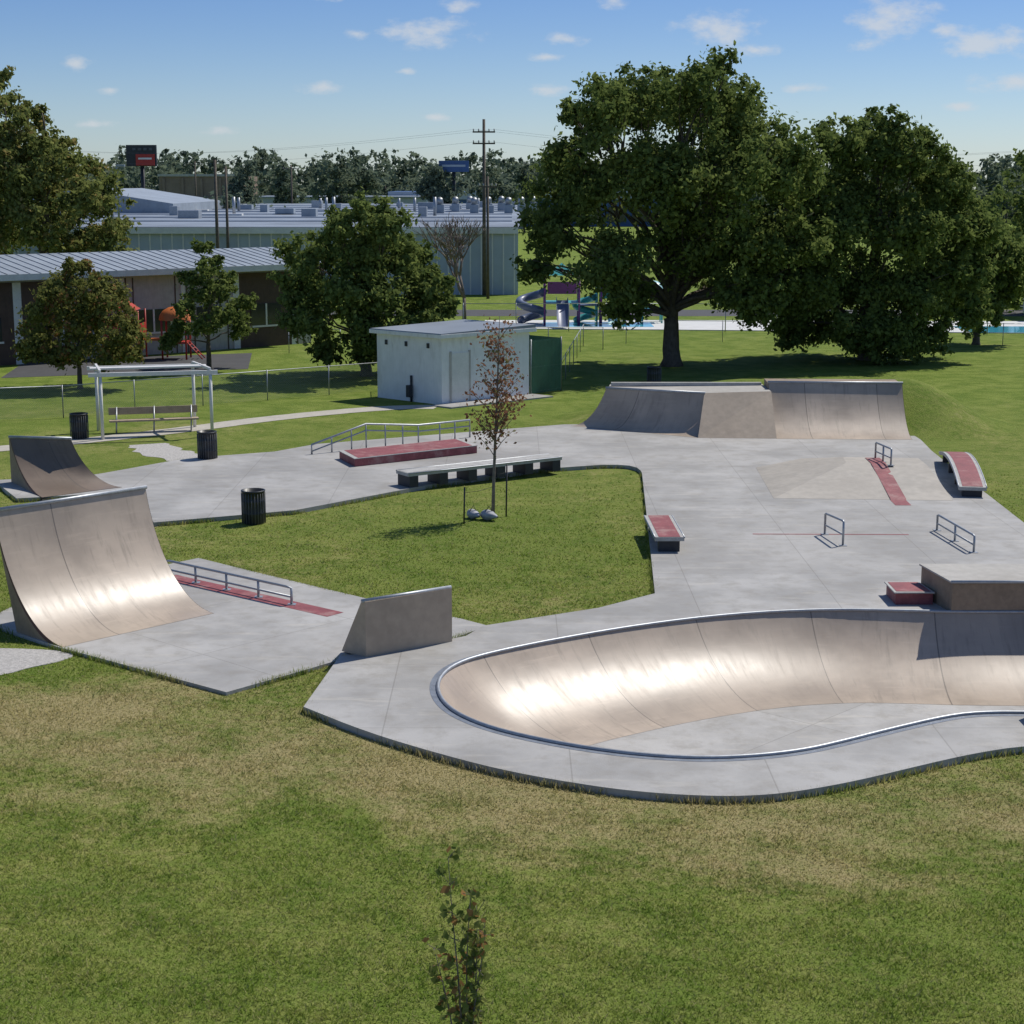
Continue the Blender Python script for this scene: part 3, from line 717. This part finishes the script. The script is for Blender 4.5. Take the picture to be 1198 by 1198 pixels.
for cx,Y,h in [(-70,260,9),(-62,262,7),(-46,300,13.5),(-41,310,14),(-33,330,15),(-28,335,13),(-12,300,13),(-4,310,14.5),(2,320,13),(12,330,14),(-80,250,12),(-86,255,13),(-38,240,8)]:
    for k in range(5):
        r=random.uniform(2.2,3.6); it.append((cx+random.uniform(-3,3),Y,random.uniform(2,h-r),r))
    it.append((cx,Y,h-2.5,2.5))
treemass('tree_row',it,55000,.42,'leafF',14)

yt=empty('young_red_leaf_tree',(-.52,46,0))
L=[([(-.52,46,0),(-.5,46,.9),(-.46,46,2.0),(-.40,46.02,3.4),(-.36,46,4.6),(-.33,46,5.5)],[.055,.046,.038,.028,.018,.008])]
tips=[]
for i in range(46):
    z=random.uniform(1.4,5.0); t=(z-1.4)/3.8; a=random.uniform(0,6.28); ln=(1.0-.5*t)*random.uniform(.6,1.1)
    x0=-.48+.03*z; p0=Vector((x0,46,z)); 
    pts=[p0+Vector((math.cos(a)*ln*s*.85,math.sin(a)*ln*s*.85,ln*(s**.8)*.95)) for s in (0,.3,.6,1)]
    L.append(([tuple(q) for q in pts],[.014,.011,.008,.004])); tips+=pts[1:]
tubes('trunk_and_limbs',L,'bark_thin',yt,5)
Cc=np.array([tuple(random.choice(tips)+Vector((random.gauss(0,.12),random.gauss(0,.12),random.gauss(0,.13)))) for _ in range(1350)])
quads_np('foliage',leafquads(Cc,rng.normal(size=Cc.shape),.064),'leafR',yt)
for q in ((-1.29,45.05),(-.16,46.1)):
    s=empty('tree_stake',(q[0],q[1],0)); h=1.0 if q[0]<-1 else 1.45
    tubes('post',[([(q[0],q[1],0),(q[0]+.02,q[1],h)],.022)],'dkbox',s)
    tubes('tie',[([(q[0]+.02,q[1],h*.85),((q[0]-.5)/2,(q[1]+46)/2,h*.82),(-.5,46,h*.85)],.006)],'dkbox',s,4)
def bag(x,y,ang,s):
    e=empty('watering_bag',(x,y,0)); V=[];F=[];n=12;m=14
    for i in range(n+1):
        u=i/n; r=math.sin(math.pi*min(max(u,.02),.98))**.6
        for k in range(m):
            a=2*math.pi*k/m; px=(u-.5)*.5*s; py=math.cos(a)*.12*r*s; pz=max(0,.11*s+math.sin(a)*.13*r*s*(1.3-.8*u)+.015*math.sin(9*u+3*a))
            V.append((x+px*math.cos(ang)-py*math.sin(ang),y+px*math.sin(ang)+py*math.cos(ang),pz))
    for i in range(n):
        for k in range(m): F.append([i*m+k,i*m+(k+1)%m,(i+1)*m+(k+1)%m,(i+1)*m+k])
    mesh('sack',V,F,'bagm',e,True); tubes('handle',[([(x-.1,y,.2*s),(x,y,.34*s),(x+.08,y,.2*s)],.012)],'black',e,5)
bag(-1.05,45.75,-.9,1.1); bag(-.62,45.55,-.7,1.2)

def recurse(p,dv,ln,r,depth_,L):
    q=p+dv*ln; mid=p.lerp(q,.5)+Vector((random.uniform(-1,1),random.uniform(-1,1),0))*ln*.08
    L.append(([tuple(p),tuple(mid),tuple(q)],[r,r*.85,r*.7]))
    if depth_==0: return
    for _ in range(3 if depth_>2 else 2):
        nd=(dv+Vector((random.gauss(0,.42),random.gauss(0,.42),random.uniform(.0,.4)))).normalized(); recurse(q,nd,ln*random.uniform(.7,.88),r*.68,depth_-1,L)
bt=empty('bare_tree',(-3.0,108,0)); L=[]; recurse(Vector((-3.0,108,0)),Vector((0,0,1)),1.9,.2,6,L); tubes('trunk_and_limbs',L,'bark_thin',bt,4)
sp_=empty('sapling',(-.55,15.7,0)); L=[];tips=[]
for (dx,dy,h,lean) in ((0,0,2.55,-.10),(.05,.03,2.15,.04),(.08,0,1.75,.14),(-.03,.02,1.6,-.22),(.12,.05,1.95,.02)):
    pts=[Vector((-.50+dx+lean*(s**1.3)+.02*math.sin(5*s+dx*30),15.7+dy,h*s)) for s in np.linspace(0,1,10)]
    L.append(([tuple(q) for q in pts],[.015*(1-.8*i/9) for i in range(10)]))
    for i in range(3,10):
        for _ in range(5):
            if pts[i].z>2.2 and random.random()<.4: continue
            a=random.uniform(0,6.28); b_=pts[i]+Vector((math.cos(a)*.08,math.sin(a)*.08,random.uniform(-.02,.08)))+Vector((0,0,random.uniform(-.1,.1))); L.append(([tuple(pts[i]),tuple(b_)],.003)); tips.append(b_)
tubes('stems',L,'bark_thin',sp_,5)
Cc=np.array([tuple(q+Vector((random.gauss(0,.02),random.gauss(0,.02),random.gauss(0,.03)))) for q in tips for _ in range(3)])
quads_np('foliage',leafquads(Cc,rng.normal(size=Cc.shape)*.7+np.array([0,-.6,.5]),.066,1.45),'leafS',sp_)

# ------------------------------------------------------------------ grass blades
def grass():
    n=520000
    Y=14+(54-14)*rng.random(n)**1.5; X=(rng.random(n)*2-1)*(.31*Y+1.2)
    P=np.stack([X,Y],1)
    keep=~in_poly(P,P1)&~in_poly(P,P2)&~in_poly(P,gp)&~in_poly(P,[(-8.9,32.4),(-6.4,35.2),(-8.1,36.7),(-10.7,34)])
    keep&=rng.random(n)<np.clip((54-Y)/20,0,1)
    P=P[keep]; n=len(P)
    clump=(np.sin(P[:,0]*3.1+np.sin(P[:,1]*2.3)*2)+np.sin(P[:,1]*4.3+P[:,0]*1.7))*.2+.95
    h=rng.uniform(.02,.055,n)*clump; w=rng.uniform(.004,.009,n)*(1+(P[:,1]-14)/22)
    tall=rng.random(n)<.005; h[tall]*=2.2
    a=rng.random(n)*2*np.pi; la=rng.random(n)*2*np.pi; ln=h*rng.uniform(.4,1.5,n)
    Q=np.zeros((n,3,3)); z0_=np.zeros(n)
    Q[:,0]=np.stack([P[:,0]-np.cos(a)*w,P[:,1]-np.sin(a)*w,z0_],1)
    Q[:,1]=np.stack([P[:,0]+np.cos(a)*w,P[:,1]+np.sin(a)*w,z0_],1)
    Q[:,2]=np.stack([P[:,0]+np.cos(la)*ln,P[:,1]+np.sin(la)*ln,h],1)
    E=[]
    for poly in (P1,P2):
        for i in range(len(poly)):
            a_=np.array(poly[i]); b_=np.array(poly[(i+1)%len(poly)]); Ln=np.linalg.norm(b_-a_); 
            if Ln<1e-4: continue
            m=int(Ln*260); t=rng.random((m,1)); nrm=np.array([-(b_-a_)[1],(b_-a_)[0]])/Ln
            E.append(a_+(b_-a_)*t+nrm*rng.normal(0,.035,(m,1)))
    E=np.concatenate(E); dens=np.sin(E[:,0]*2.7)+np.sin(E[:,1]*3.3+E[:,0]); E=E[(rng.random(len(E))*2-1<dens)&(E[:,1]<56)]
    m=len(E); h=rng.uniform(.08,.16,m); w=rng.uniform(.006,.011,m); a=rng.random(m)*2*np.pi; ln=h*rng.uniform(.1,.7,m); Q2=np.zeros((m,3,3))
    Q2[:,0]=np.stack([E[:,0]-np.cos(a)*w,E[:,1]-np.sin(a)*w,np.zeros(m)],1); Q2[:,1]=np.stack([E[:,0]+np.cos(a)*w,E[:,1]+np.sin(a)*w,np.zeros(m)],1)
    Q2[:,2]=np.stack([E[:,0]+np.sin(a*3)*ln,E[:,1]+np.cos(a*3)*ln,h],1)
    quads_np('grass',np.concatenate([Q,Q2]),'blade',None,None,3)
grass()

# ------------------------------------------------------------------ background buildings
def wallbox(name,p0,p1,dep,h0,mat,parent,zb=0):
    a=Vector(p0);b_=Vector(p1);t=(b_-a).normalized();n_=Vector((-t.y,t.x))*dep
    return prism(name,[tuple(a),tuple(b_),tuple(b_+n_),tuple(a+n_)],zb,h0,mat,parent)
hb=empty('school_building',(-20,91,0))
E0=Vector((-34.5,77.8)); E1=Vector((-11.5,98.0)); t=(E1-E0).normalized(); nb=Vector((-t.y,t.x)); Lh=(E1-E0).length
wallbox('walls',E0,E1,9,4.35,'greysid',hb)
def wp(u,v): q=E0+t*u+nb*v; return (q.x,q.y)
u=0;i=0
pat=[('brown',6),('brown',6.6),('white2',.45),('brown',2.0),('white2',.3),('greysid',3.2),('white2',.25),('greysid',3.4),('white2',.25),('greysid',3.0),('white2',.4),('brown',3.4),('white2',.3),('greysid',1)]
for mt,wd_ in pat:
    u2=min(u+wd_,Lh); i+=1
    if u2<=u: break
    if mt!='greysid': prism('panel_%d'%i,[wp(u,-.06),wp(u2,-.06),wp(u2,-.004),wp(u,-.004)],.0,4.1,mt,hb)
    if wd_>2.5:
        a0=-.064 if mt=='brown' else -.008
        prism('window_%d'%i,[wp(u+.7,a0-.04),wp(u2-.7,a0-.04),wp(u2-.7,a0),wp(u+.7,a0)],1.2,2.4,'glass',hb)
        prism('window_frame_%d'%i,[wp(u+.62,a0-.07),wp(u2-.62,a0-.07),wp(u2-.62,a0-.043),wp(u+.62,a0-.043)],1.1,1.2,'white2',hb)
        prism('window_mullion_%d'%i,[wp((u+u2)/2-.05,a0-.07),wp((u+u2)/2+.05,a0-.07),wp((u+u2)/2+.05,a0-.043),wp((u+u2)/2-.05,a0-.043)],1.2,2.4,'white2',hb)
    if mt=='greysid':
        k=u+.1
        while k<u2-.1:
            if not (u+.55<k<u2-.6): prism('rib_%d_%d'%(i,int(k*10)),[wp(k,-.03),wp(k+.06,-.03),wp(k+.06,-.004),wp(k,-.004)],0,4.1,'brown',hb)
            k+=.42
    u=u2
mesh('roof',[(*wp(-.5,-.9),4.55),(*wp(Lh+.5,-.9),4.55),(*wp(Lh+.5,4.5),5.3),(*wp(-.5,4.5),5.3),(*wp(Lh+.5,10),4.5),(*wp(-.5,10),4.5),(*wp(-.5,-.9),4.33),(*wp(Lh+.5,-.9),4.33)],[[0,1,2,3],[3,2,4,5],[6,7,1,0]],'roof',hb)
rl=[([(*wp(k,-.9),4.57),(*wp(k,4.5),5.32)],.02) for k in np.arange(0,Lh,.6)]
tubes('roof_seams',rl,'roof',hb,4)
prism('fascia',[wp(-.5,-.95),wp(Lh+.5,-.95),wp(Lh+.5,-.91),wp(-.5,-.91)],4.25,4.56,'white2',hb)

ib=empty('industrial_building',(-20,145,0))
prism('walls',[(-62,141),(.5,141),(.5,300),(-62,300)],0,5.3,'wallblue',ib)
prism('roof',[(-62.4,140.7),(.9,140.7),(.9,301),(-62.4,301)],5.302,5.5,'roof2',ib)
for k,xx in enumerate(np.arange(-61,.5,.9)): box('rib_%d'%k,(xx,140.97,2.6),(.12,.05,5.2),'white2',ib)
box('trim_band',(-31,140.62,5.2),(63,.05,.5),'white2',ib)
for k in range(9):
    x=-8.5+k*1.35+(k%3)*.2; y=205+(k%3)*9
    box('roof_vent_%d'%k,(x,y,6.0),(1.0,1.0,1.0),'roof',ib,0,.08); tubes('vent_hood_%d'%k,[([(x,y,6.5),(x,y,6.9),(x,y-.5,7.0)],.4)],'metal',ib)
for k in range(6): box('roof_skylight_%d'%k,(-50+k*9,190+(k%2)*30,5.6),(5,1.2,.2),'white2',ib)
for k in range(7): box('roof_ridge_%d'%k,(-31,160+k*18,5.56),(62,.5,.1),'wallblue',ib)
for k in range(20): box('roof_unit_%d'%k,(-44+k*2.3,170+(k*37%90),5.9),(.9+k%3*.6,1.8,.6+.2*(k%4)),'metal' if k%2 else 'roof',ib,0,.05)
for k in range(10): tubes('stack_%d'%k,[([(-38+k*3.7,165+(k*53%80),5.4),(-38+k*3.7,165+(k*53%80),6.9+.3*(k%3))],.18)],'metal',ib,8)
wb=empty('gabled_warehouse',(-48,215,0))
V=[(-62,205,0),(-40,205,0),(-40,240,0),(-62,240,0),(-62,205,6.6),(-40,205,6.6),(-40,240,6.6),(-62,240,6.6),(-51,205,8.3),(-51,240,8.3)]
mesh('shell',V,[[0,1,5,8,4],[1,2,6,5],[2,3,7,9,6],[3,0,4,7],[4,8,9,7],[8,5,6,9]],'roof',wb)
for k in range(4): box('roller_door_%d'%k,(-59+k*5.3,204.9,2),(3,.1,4),'white2',wb)
br=empty('brick_store',(-66,400,0)); box('walls',(-66,380,5.2),(18,20,10.4),'brick',br); box('parapet',(-66,369.9,10.6),(18.4,.6,.5),'edge',br)
for k in range(5): box('pilaster_%d'%k,(-74+k*4,369.8,5),(.5,.3,10),'brick',br)
box('awning',(-66,369,5),(14,1.5,.4),'blue',br)
st=empty('store_building',(5,380,0)); box('walls',(4,380,3.6),(60,30,7.2),'blue',st); box('fascia',(4,364.8,6.4),(60,.4,1.6),'wallblue',st); box('sign_panel',(2,364.5,6.3),(9,.2,1.0),'yellow',st)
for k in range(12): box('window_%d'%k,(-23+k*5,364.7,2.5),(3.5,.1,3),'glass',st)
st2=empty('store_building',(-30,360,0)); box('walls',(-34,355,3.0),(34,20,6.2),'wallblue',st2); box('roof',(-34,355,6.25),(35,21,.25),'roof',st2)
for k in range(8): box('window_%d'%k,(-49+k*4.2,344.9,2.5),(2.5,.1,2.5),'glass',st2)
sg=empty('pylon_sign',(-63.5,300,0)); tubes('post',[([(-63.6,300,0),(-63.6,300,12)],.35)],'dkbox',sg)
box('panel_top',(-63.6,299.8,13.6),(5.2,.6,3.6),'black',sg,0,.05); box('panel_red',(-62.9,299.3,12.9),(3.2,.3,1.9),'redplay',sg,0,.05)
for k in range(4): box('letter_%d'%k,(-64.8+k*.95,299.47,14.7),(.55,.06,.4),'slat',sg)
box('letters_lower',(-62.9,299.1,13.1),(2.3,.06,.3),'white2',sg)
sg=empty('pylon_sign',(-10,300,0)); tubes('post',[([(-10,300,0),(-10,300,11)],.3)],'dkbox',sg); box('panel',(-10,299.8,11.8),(5.2,.5,1.9),'blue',sg,0,.05); box('letters',(-10,299.5,11.9),(4.0,.06,.35),'wallblue',sg)
def upole(x,y,h,arms=(.4,),r=.14,w=1.2,name='utility_pole'):
    e=empty(name,(x,y,0)); L=[([(x,y,0),(x,y,h)],[r,r*.65])]; tubes('pole',L,'bark',e,8)
    for k,a_ in enumerate(arms):
        box('crossarm_%d'%k,(x,y-.12,h-a_),(2*w,.1,.12),'bark',e)
        for s in (-1,-.5,.5,1): tubes('insulator_%d_%d'%(k,int(s*10)),[([(x+s*w*.92,y-.12,h-a_+.06),(x+s*w*.92,y-.12,h-a_+.25)],.05)],'greysid',e,6)
    return e
upole(-2.25,140,14,(1.0,1.9),.17,.9); upole(-1.9,136,9.5,(.8,),.13,.7); upole(-23.5,138,10.8,(),.16); upole(-23.0,140,10.3,(),.14)
upole(-60,330,13,(.6,),.2,1.4); upole(-38,300,12,(.6,),.2,1.4)
lp=empty('street_lamp',(-31.5,139,0)); tubes('pole',[([(-31.5,139,0),(-31.5,139,10.2),(-31.3,139,10.3)],[.12,.07,.06])],'metal',lp); box('lamp_head',(-31.2,139,10.35),(.7,.3,.18),'metal',lp,0,.04)
wr=empty('overhead_wires',(-2,140,14)); L=[]
for (z,dx) in ((13.2,-.8),(13.2,.8),(12.3,0)):
    L.append(([(-2.25+dx-60*s,140+20*s,z-2.2*math.sin(math.pi*s)+1*s) for s in np.linspace(0,1,14)],.008)); L.append(([(-2.25+dx+60*s,140-6*s,z-2.2*math.sin(math.pi*s)) for s in np.linspace(0,1,14)],.008))
tubes('wires',L,'slat',wr,4)
def car(x,y,ang,mat):
    e=empty('parked_car',(x,y,0)); ca,sa=math.cos(ang),math.sin(ang)
    def pt(u,v,z): return (x+u*ca-v*sa,y+u*sa+v*ca,z)
    prof=[(-2.2,.35),(-2.25,.75),(-1.9,.95),(-1.3,1.0),(-.7,1.42),(.6,1.45),(1.3,1.0),(2.1,.85),(2.25,.55),(2.2,.35)]
    V=[pt(u,-.85 if z<1.1 else -.68,z) for u,z in prof]+[pt(u,.85 if z<1.1 else .68,z) for u,z in prof]; k=len(prof)
    mesh('body',V,[list(range(k)),list(range(k,2*k))[::-1]]+[[i,(i+1)%k,k+(i+1)%k,k+i] for i in range(k)],mat,e)
    V=[pt(-1.15,-.87,1.0),pt(1.15,-.87,1.0),pt(.55,-.72,1.38),pt(-.65,-.72,1.38)]; mesh('windows',V,[[0,1,2,3]],'glass',e)
    tubes('wheels',[([pt(u,-.9,.32),pt(u,.9,.32)],.32) for u in (-1.4,1.4)],'black',e,12)
for k in range(7): car(-52+k*7.5+random.uniform(-1,1),330,random.choice([0,math.pi]),random.choice(['white','blue','redplay','greysid','black']))

# ------------------------------------------------------------------ pool, playgrounds, roads
prism('road',[(-60,118),(60,118),(60,124),(-60,124)],-.1,.006,'asphalt')
pd=empty('swimming_pool',(4,110,0))
prism('deck',[(-1.8,107.5),(10,106.5),(60,101),(60,112),(10,114),(-1.8,114)],-.1,.05,'pooldeck',pd)
prism('water_pool',[(2,108.5),(9,108.5),(9,112),(2,112)],-.1,.056,'water',pd)
prism('water_pool_lap',[(28,104.5),(52,102.6),(52,108),(28,109)],-.1,.056,'water',pd)
def playset(name,x,y,c1,c2,c3,s=1,c4=None):
    c4=c4 or c3
    e=empty(name,(x,y,0))
    L=[([(x+dx*s,y+dy*s,0),(x+dx*s,y+dy*s,2.9*s)],.06*s) for dx in (-1,1) for dy in (-1,1)]
    L+=[([(x+dx*s+3*s,y+dy*s,0),(x+dx*s+3*s,y+dy*s,2.3*s)],.06*s) for dx in (-.7,.7) for dy in (-.7,.7)]
    tubes('posts',L,c3,e,6)
    box('deck_1',(x,y,1.3*s),(2*s,2*s,.1),c1,e); box('deck_2',(x+3*s,y,1.0*s),(1.4*s,1.4*s,.1),c1,e); box('bridge',(x+1.65*s,y,1.15*s),(1.3*s,.9*s,.08),c2,e)
    q=.8
    V=[(x-q*s,y-q*s,2.9*s),(x+q*s,y-q*s,2.9*s),(x+q*s,y+q*s,2.9*s),(x-q*s,y+q*s,2.9*s),(x,y,3.6*s)]
    mesh('roof',V,[[0,1,4],[1,2,4],[2,3,4],[3,0,4],[3,2,1,0]],c1,e)
    V=[];F=[];n=12
    for i in range(5):
        for k in range(n): a=2*math.pi*k/n; ph=i/4*math.pi/2; V.append((x+3*s+1.0*s*math.cos(ph)*math.cos(a),y+1.0*s*math.cos(ph)*math.sin(a),2.3*s+.8*s*math.sin(ph)))
    for i in range(4):
        for k in range(n): F.append([i*n+k,i*n+(k+1)%n,(i+1)*n+(k+1)%n,(i+1)*n+k])
    mesh('dome_roof',V,F,c2,e,True)
    V=[];F=[]
    for i in range(11):
        t_=i/10; yy=y-1*s-2.6*s*t_; z=1.35*s*(1-t_)**1.2+.15
        V+=[(x-.35*s,yy,z+.25*s),(x-.28*s,yy,z),(x+.28*s,yy,z),(x+.35*s,yy,z+.25*s)]
    for i in range(10):
        for k in range(3): F.append([i*4+k,i*4+k+1,i*4+k+5,i*4+k+4])
    mesh('slide',V,F,c2,e,True)
    pts=[(x-1.6*s+.7*s*math.cos(a)-.2,y+.7*s*math.sin(a),1.9*s-1.7*s*a/9) for a in np.linspace(0,9,26)]
    tubes('spiral_slide',[(pts,.24*s)],c4,e,10)
    for dx in (-1,1): box('panel_%d'%dx,(x+dx*s,y,1.75*s),(.06,1.8*s,.7*s),c3,e)
    box('panel_front',(x,y-1.02*s,2.2*s),(1.7*s,.05,.7*s),c3,e)
    L=[([(x+3.7*s,y+dy*s,1.0*s),(x+4.6*s,y+dy*s,0)],.035*s) for dy in (-.4,.4)]+[([(x+3.7*s+.9*s*t_,y-.4*s,1*s-t_*s),(x+3.7*s+.9*s*t_,y+.4*s,1*s-t_*s)],.025*s) for t_ in (.15,.35,.55,.75)]
    tubes('ladder',L,c3,e,5)
playset('playground_structure',-20.1,89,'redplay','orange','redplay',.88,'blue')
playset('pool_play_structure',3.2,111,'teal','bluegrey','purple',1.1,'bluegrey')
playset('pool_play_structure',6.4,112,'teal','slidew','teal',.9)
prism('playground_surface',[(-24,80),(-13,84),(-14,92),(-25,88)],-.05,.01,'asphalt')
def fence(name,pts,h=1.1,sp_=2.8,chain=True,r=.03):
    e=empty(name,(*pts[0],0)); V=[];F=[];UV=[];L=[];uu=0
    for (a_,b2) in zip(pts,pts[1:]):
        A=Vector(a_);B=Vector(b2);ln=(B-A).length;n=max(1,round(ln/sp_))
        for i in range(n+1):
            q=A.lerp(B,i/n); L.append(([(q.x,q.y,0),(q.x,q.y,h+.04)],r))
        L.append(([(A.x,A.y,h),(B.x,B.y,h)],r*.75)); o=len(V)
        V+=[(A.x,A.y,.03),(B.x,B.y,.03),(B.x,B.y,h),(A.x,A.y,h)]; F.append([o,o+1,o+2,o+3]); UV+=[(uu,0),(uu+ln,0),(uu+ln,h),(uu,h)]; uu+=ln
    tubes('posts_and_rails',L,'metal',e,6)
    if chain:
        me=bpy.data.meshes.new('mesh_panels'); me.from_pydata(V,[],F); ul=me.uv_layers.new(name='UVMap'); ul.data.foreach_set('uv',[c for u_ in UV for c in u_]); fin('mesh_panels',me,'chain',e)
fence('chain_link_fence',[(-24,64),(-17.5,66.2),(-5.5,75.3),(-5.3,73.0)],1.25,2.8,True,.024)
fence('chain_link_fence',[(2.2,76.2),(4,96),(9,99),(34,96),(60,92)],1.2,3.2,False,.022)
fence('chain_link_fence',[(-3,105.8),(10,105.8),(60,100)],1.7,3.2,False,.03)
fence('chain_link_fence',[(-12,92),(-4,95),(5,94)],1.2,3,False,.025)
wr2=empty('pool_building',(40,120,0)); box('walls',(44,118,1.9),(16,6,3.8),'white',wr2); box('roof',(44,118,3.95),(17,7,.3),'roof',wr2,0,.03)
for k in range(3): box('door_%d'%k,(39+k*4.5,114.95,1.1),(1.1,.08,2.1),'greysid',wr2)

# ------------------------------------------------------------------ light
AZ=R(48); EL=R(53)
s=Vector((math.sin(AZ)*math.cos(EL),math.cos(AZ)*math.cos(EL),math.sin(EL)))
ld=bpy.data.lights.new('sun','SUN'); ld.energy=4.2; ld.angle=R(.53); ld.color=(1,.95,.87)
lo=bpy.data.objects.new('sun',ld); col.objects.link(lo); lo.rotation_euler=s.to_track_quat('Z','Y').to_euler(); lo.location=(20,20,40)
w=bpy.data.worlds.new('World'); scene.world=w; w.use_nodes=True; w.node_tree.nodes.clear(); T=NT(w.node_tree)
wo=T.new('ShaderNodeOutputWorld'); bg=T.new('ShaderNodeBackground'); bg2=T.new('ShaderNodeBackground')
sky=T.new('ShaderNodeTexSky'); sky.sky_type='NISHITA'; sky.sun_disc=False; sky.sun_elevation=EL; sky.sun_rotation=AZ
sky.air_density=1.0; sky.dust_density=.3; sky.ozone_density=2.5; sky.altitude=200
tc=T.new('ShaderNodeTexCoord').outputs['Generated']
sxyz=T.new('ShaderNodeSeparateXYZ'); T.link(tc,sxyz.inputs[0]); X_,Y_,Z_=sxyz.outputs
az=T.math('ARCTAN2',X_,Y_)
cb=T.new('ShaderNodeCombineXYZ'); T.link(az,cb.inputs[0]); T.link(Z_,cb.inputs[1]); AE=cb.outputs[0]
nz=T.noise(mapped(T,AE,(1,1.9,1)),46,5,.62)
clouds=[(505,45,55,17),(382,107,26,8),(660,52,26,9),(830,42,48,20),(872,66,26,9),(1025,33,50,22),(1128,62,52,20),(1150,105,40,14),(1080,48,20,10),(115,83,18,9),(150,112,14,5),(640,108,26,8),(715,12,18,11),(1185,40,20,9),(990,62,24,8),(930,108,26,6),(390,5,20,8),(422,47,16,7),(268,155,22,6),(130,150,28,6),(540,15,22,8),(510,140,18,5),(640,72,26,5),(480,88,12,4),(1100,130,20,5)]
acc=None
for (cx,cy,sx_,sy_) in clouds:
    ca=(cx-599)/2000; ce=(214-cy)/2030; kx=2000/(sx_*1.35); ky=2000/(sy_*1.35)
    v=T.vm('MULTIPLY_ADD',AE,(kx,ky,0),(-ca*kx,-ce*ky,0)); ln_=T.vm('LENGTH',v,out=1)
    acc=ln_ if acc is None else T.math('MINIMUM',acc,ln_)
acc=T.math('SUBTRACT',1,acc,clamp=True)
cl=T.math('ADD',T.math('MULTIPLY',acc,.95),T.math('MULTIPLY',T.math('SUBTRACT',nz,.5),2.4))
cl=T.math('MULTIPLY',T.ramp(cl,.12,1.05),T.ramp(acc,.0,.22))
cl=T.math('MULTIPLY',cl,.72)
grad=T.mix(T.ramp(Z_,-.01,.12),(.80,.93,1.18),(.50,.66,1.0))
grad=T.mix(T.ramp(Z_,.2,.6),grad,(.82,.90,1.02))
skyc=T.mix(1.0,sky.outputs[0],grad,'MULTIPLY')
T.link(skyc,bg.inputs[0]); bg.inputs[1].default_value=.092
T.link(T.mix(cl,skyc,(6.9,7.2,7.6)),bg2.inputs[0]); bg2.inputs[1].default_value=.092
# the cloud graph is only evaluated in the low band of sky that holds clouds
inb=T.math('MULTIPLY',T.math('MULTIPLY',T.math('LESS_THAN',Z_,.135),T.math('GREATER_THAN',Z_,.015)),T.math('LESS_THAN',T.math('ABSOLUTE',az),.36))
ms=T.new('ShaderNodeMixShader'); T.link(inb,ms.inputs[0]); T.link(bg.outputs[0],ms.inputs[1]); T.link(bg2.outputs[0],ms.inputs[2]); T.link(ms.outputs[0],wo.inputs[0])

# ------------------------------------------------------------------ camera
cd=bpy.data.cameras.new('camera'); cam=bpy.data.objects.new('camera',cd); col.objects.link(cam); scene.camera=cam
cam.location=(0,0,9); cam.rotation_euler=(R(90-10.896),0,0); cd.sensor_width=36; cd.lens=60.1; cd.clip_end=5000; cd.clip_start=.1
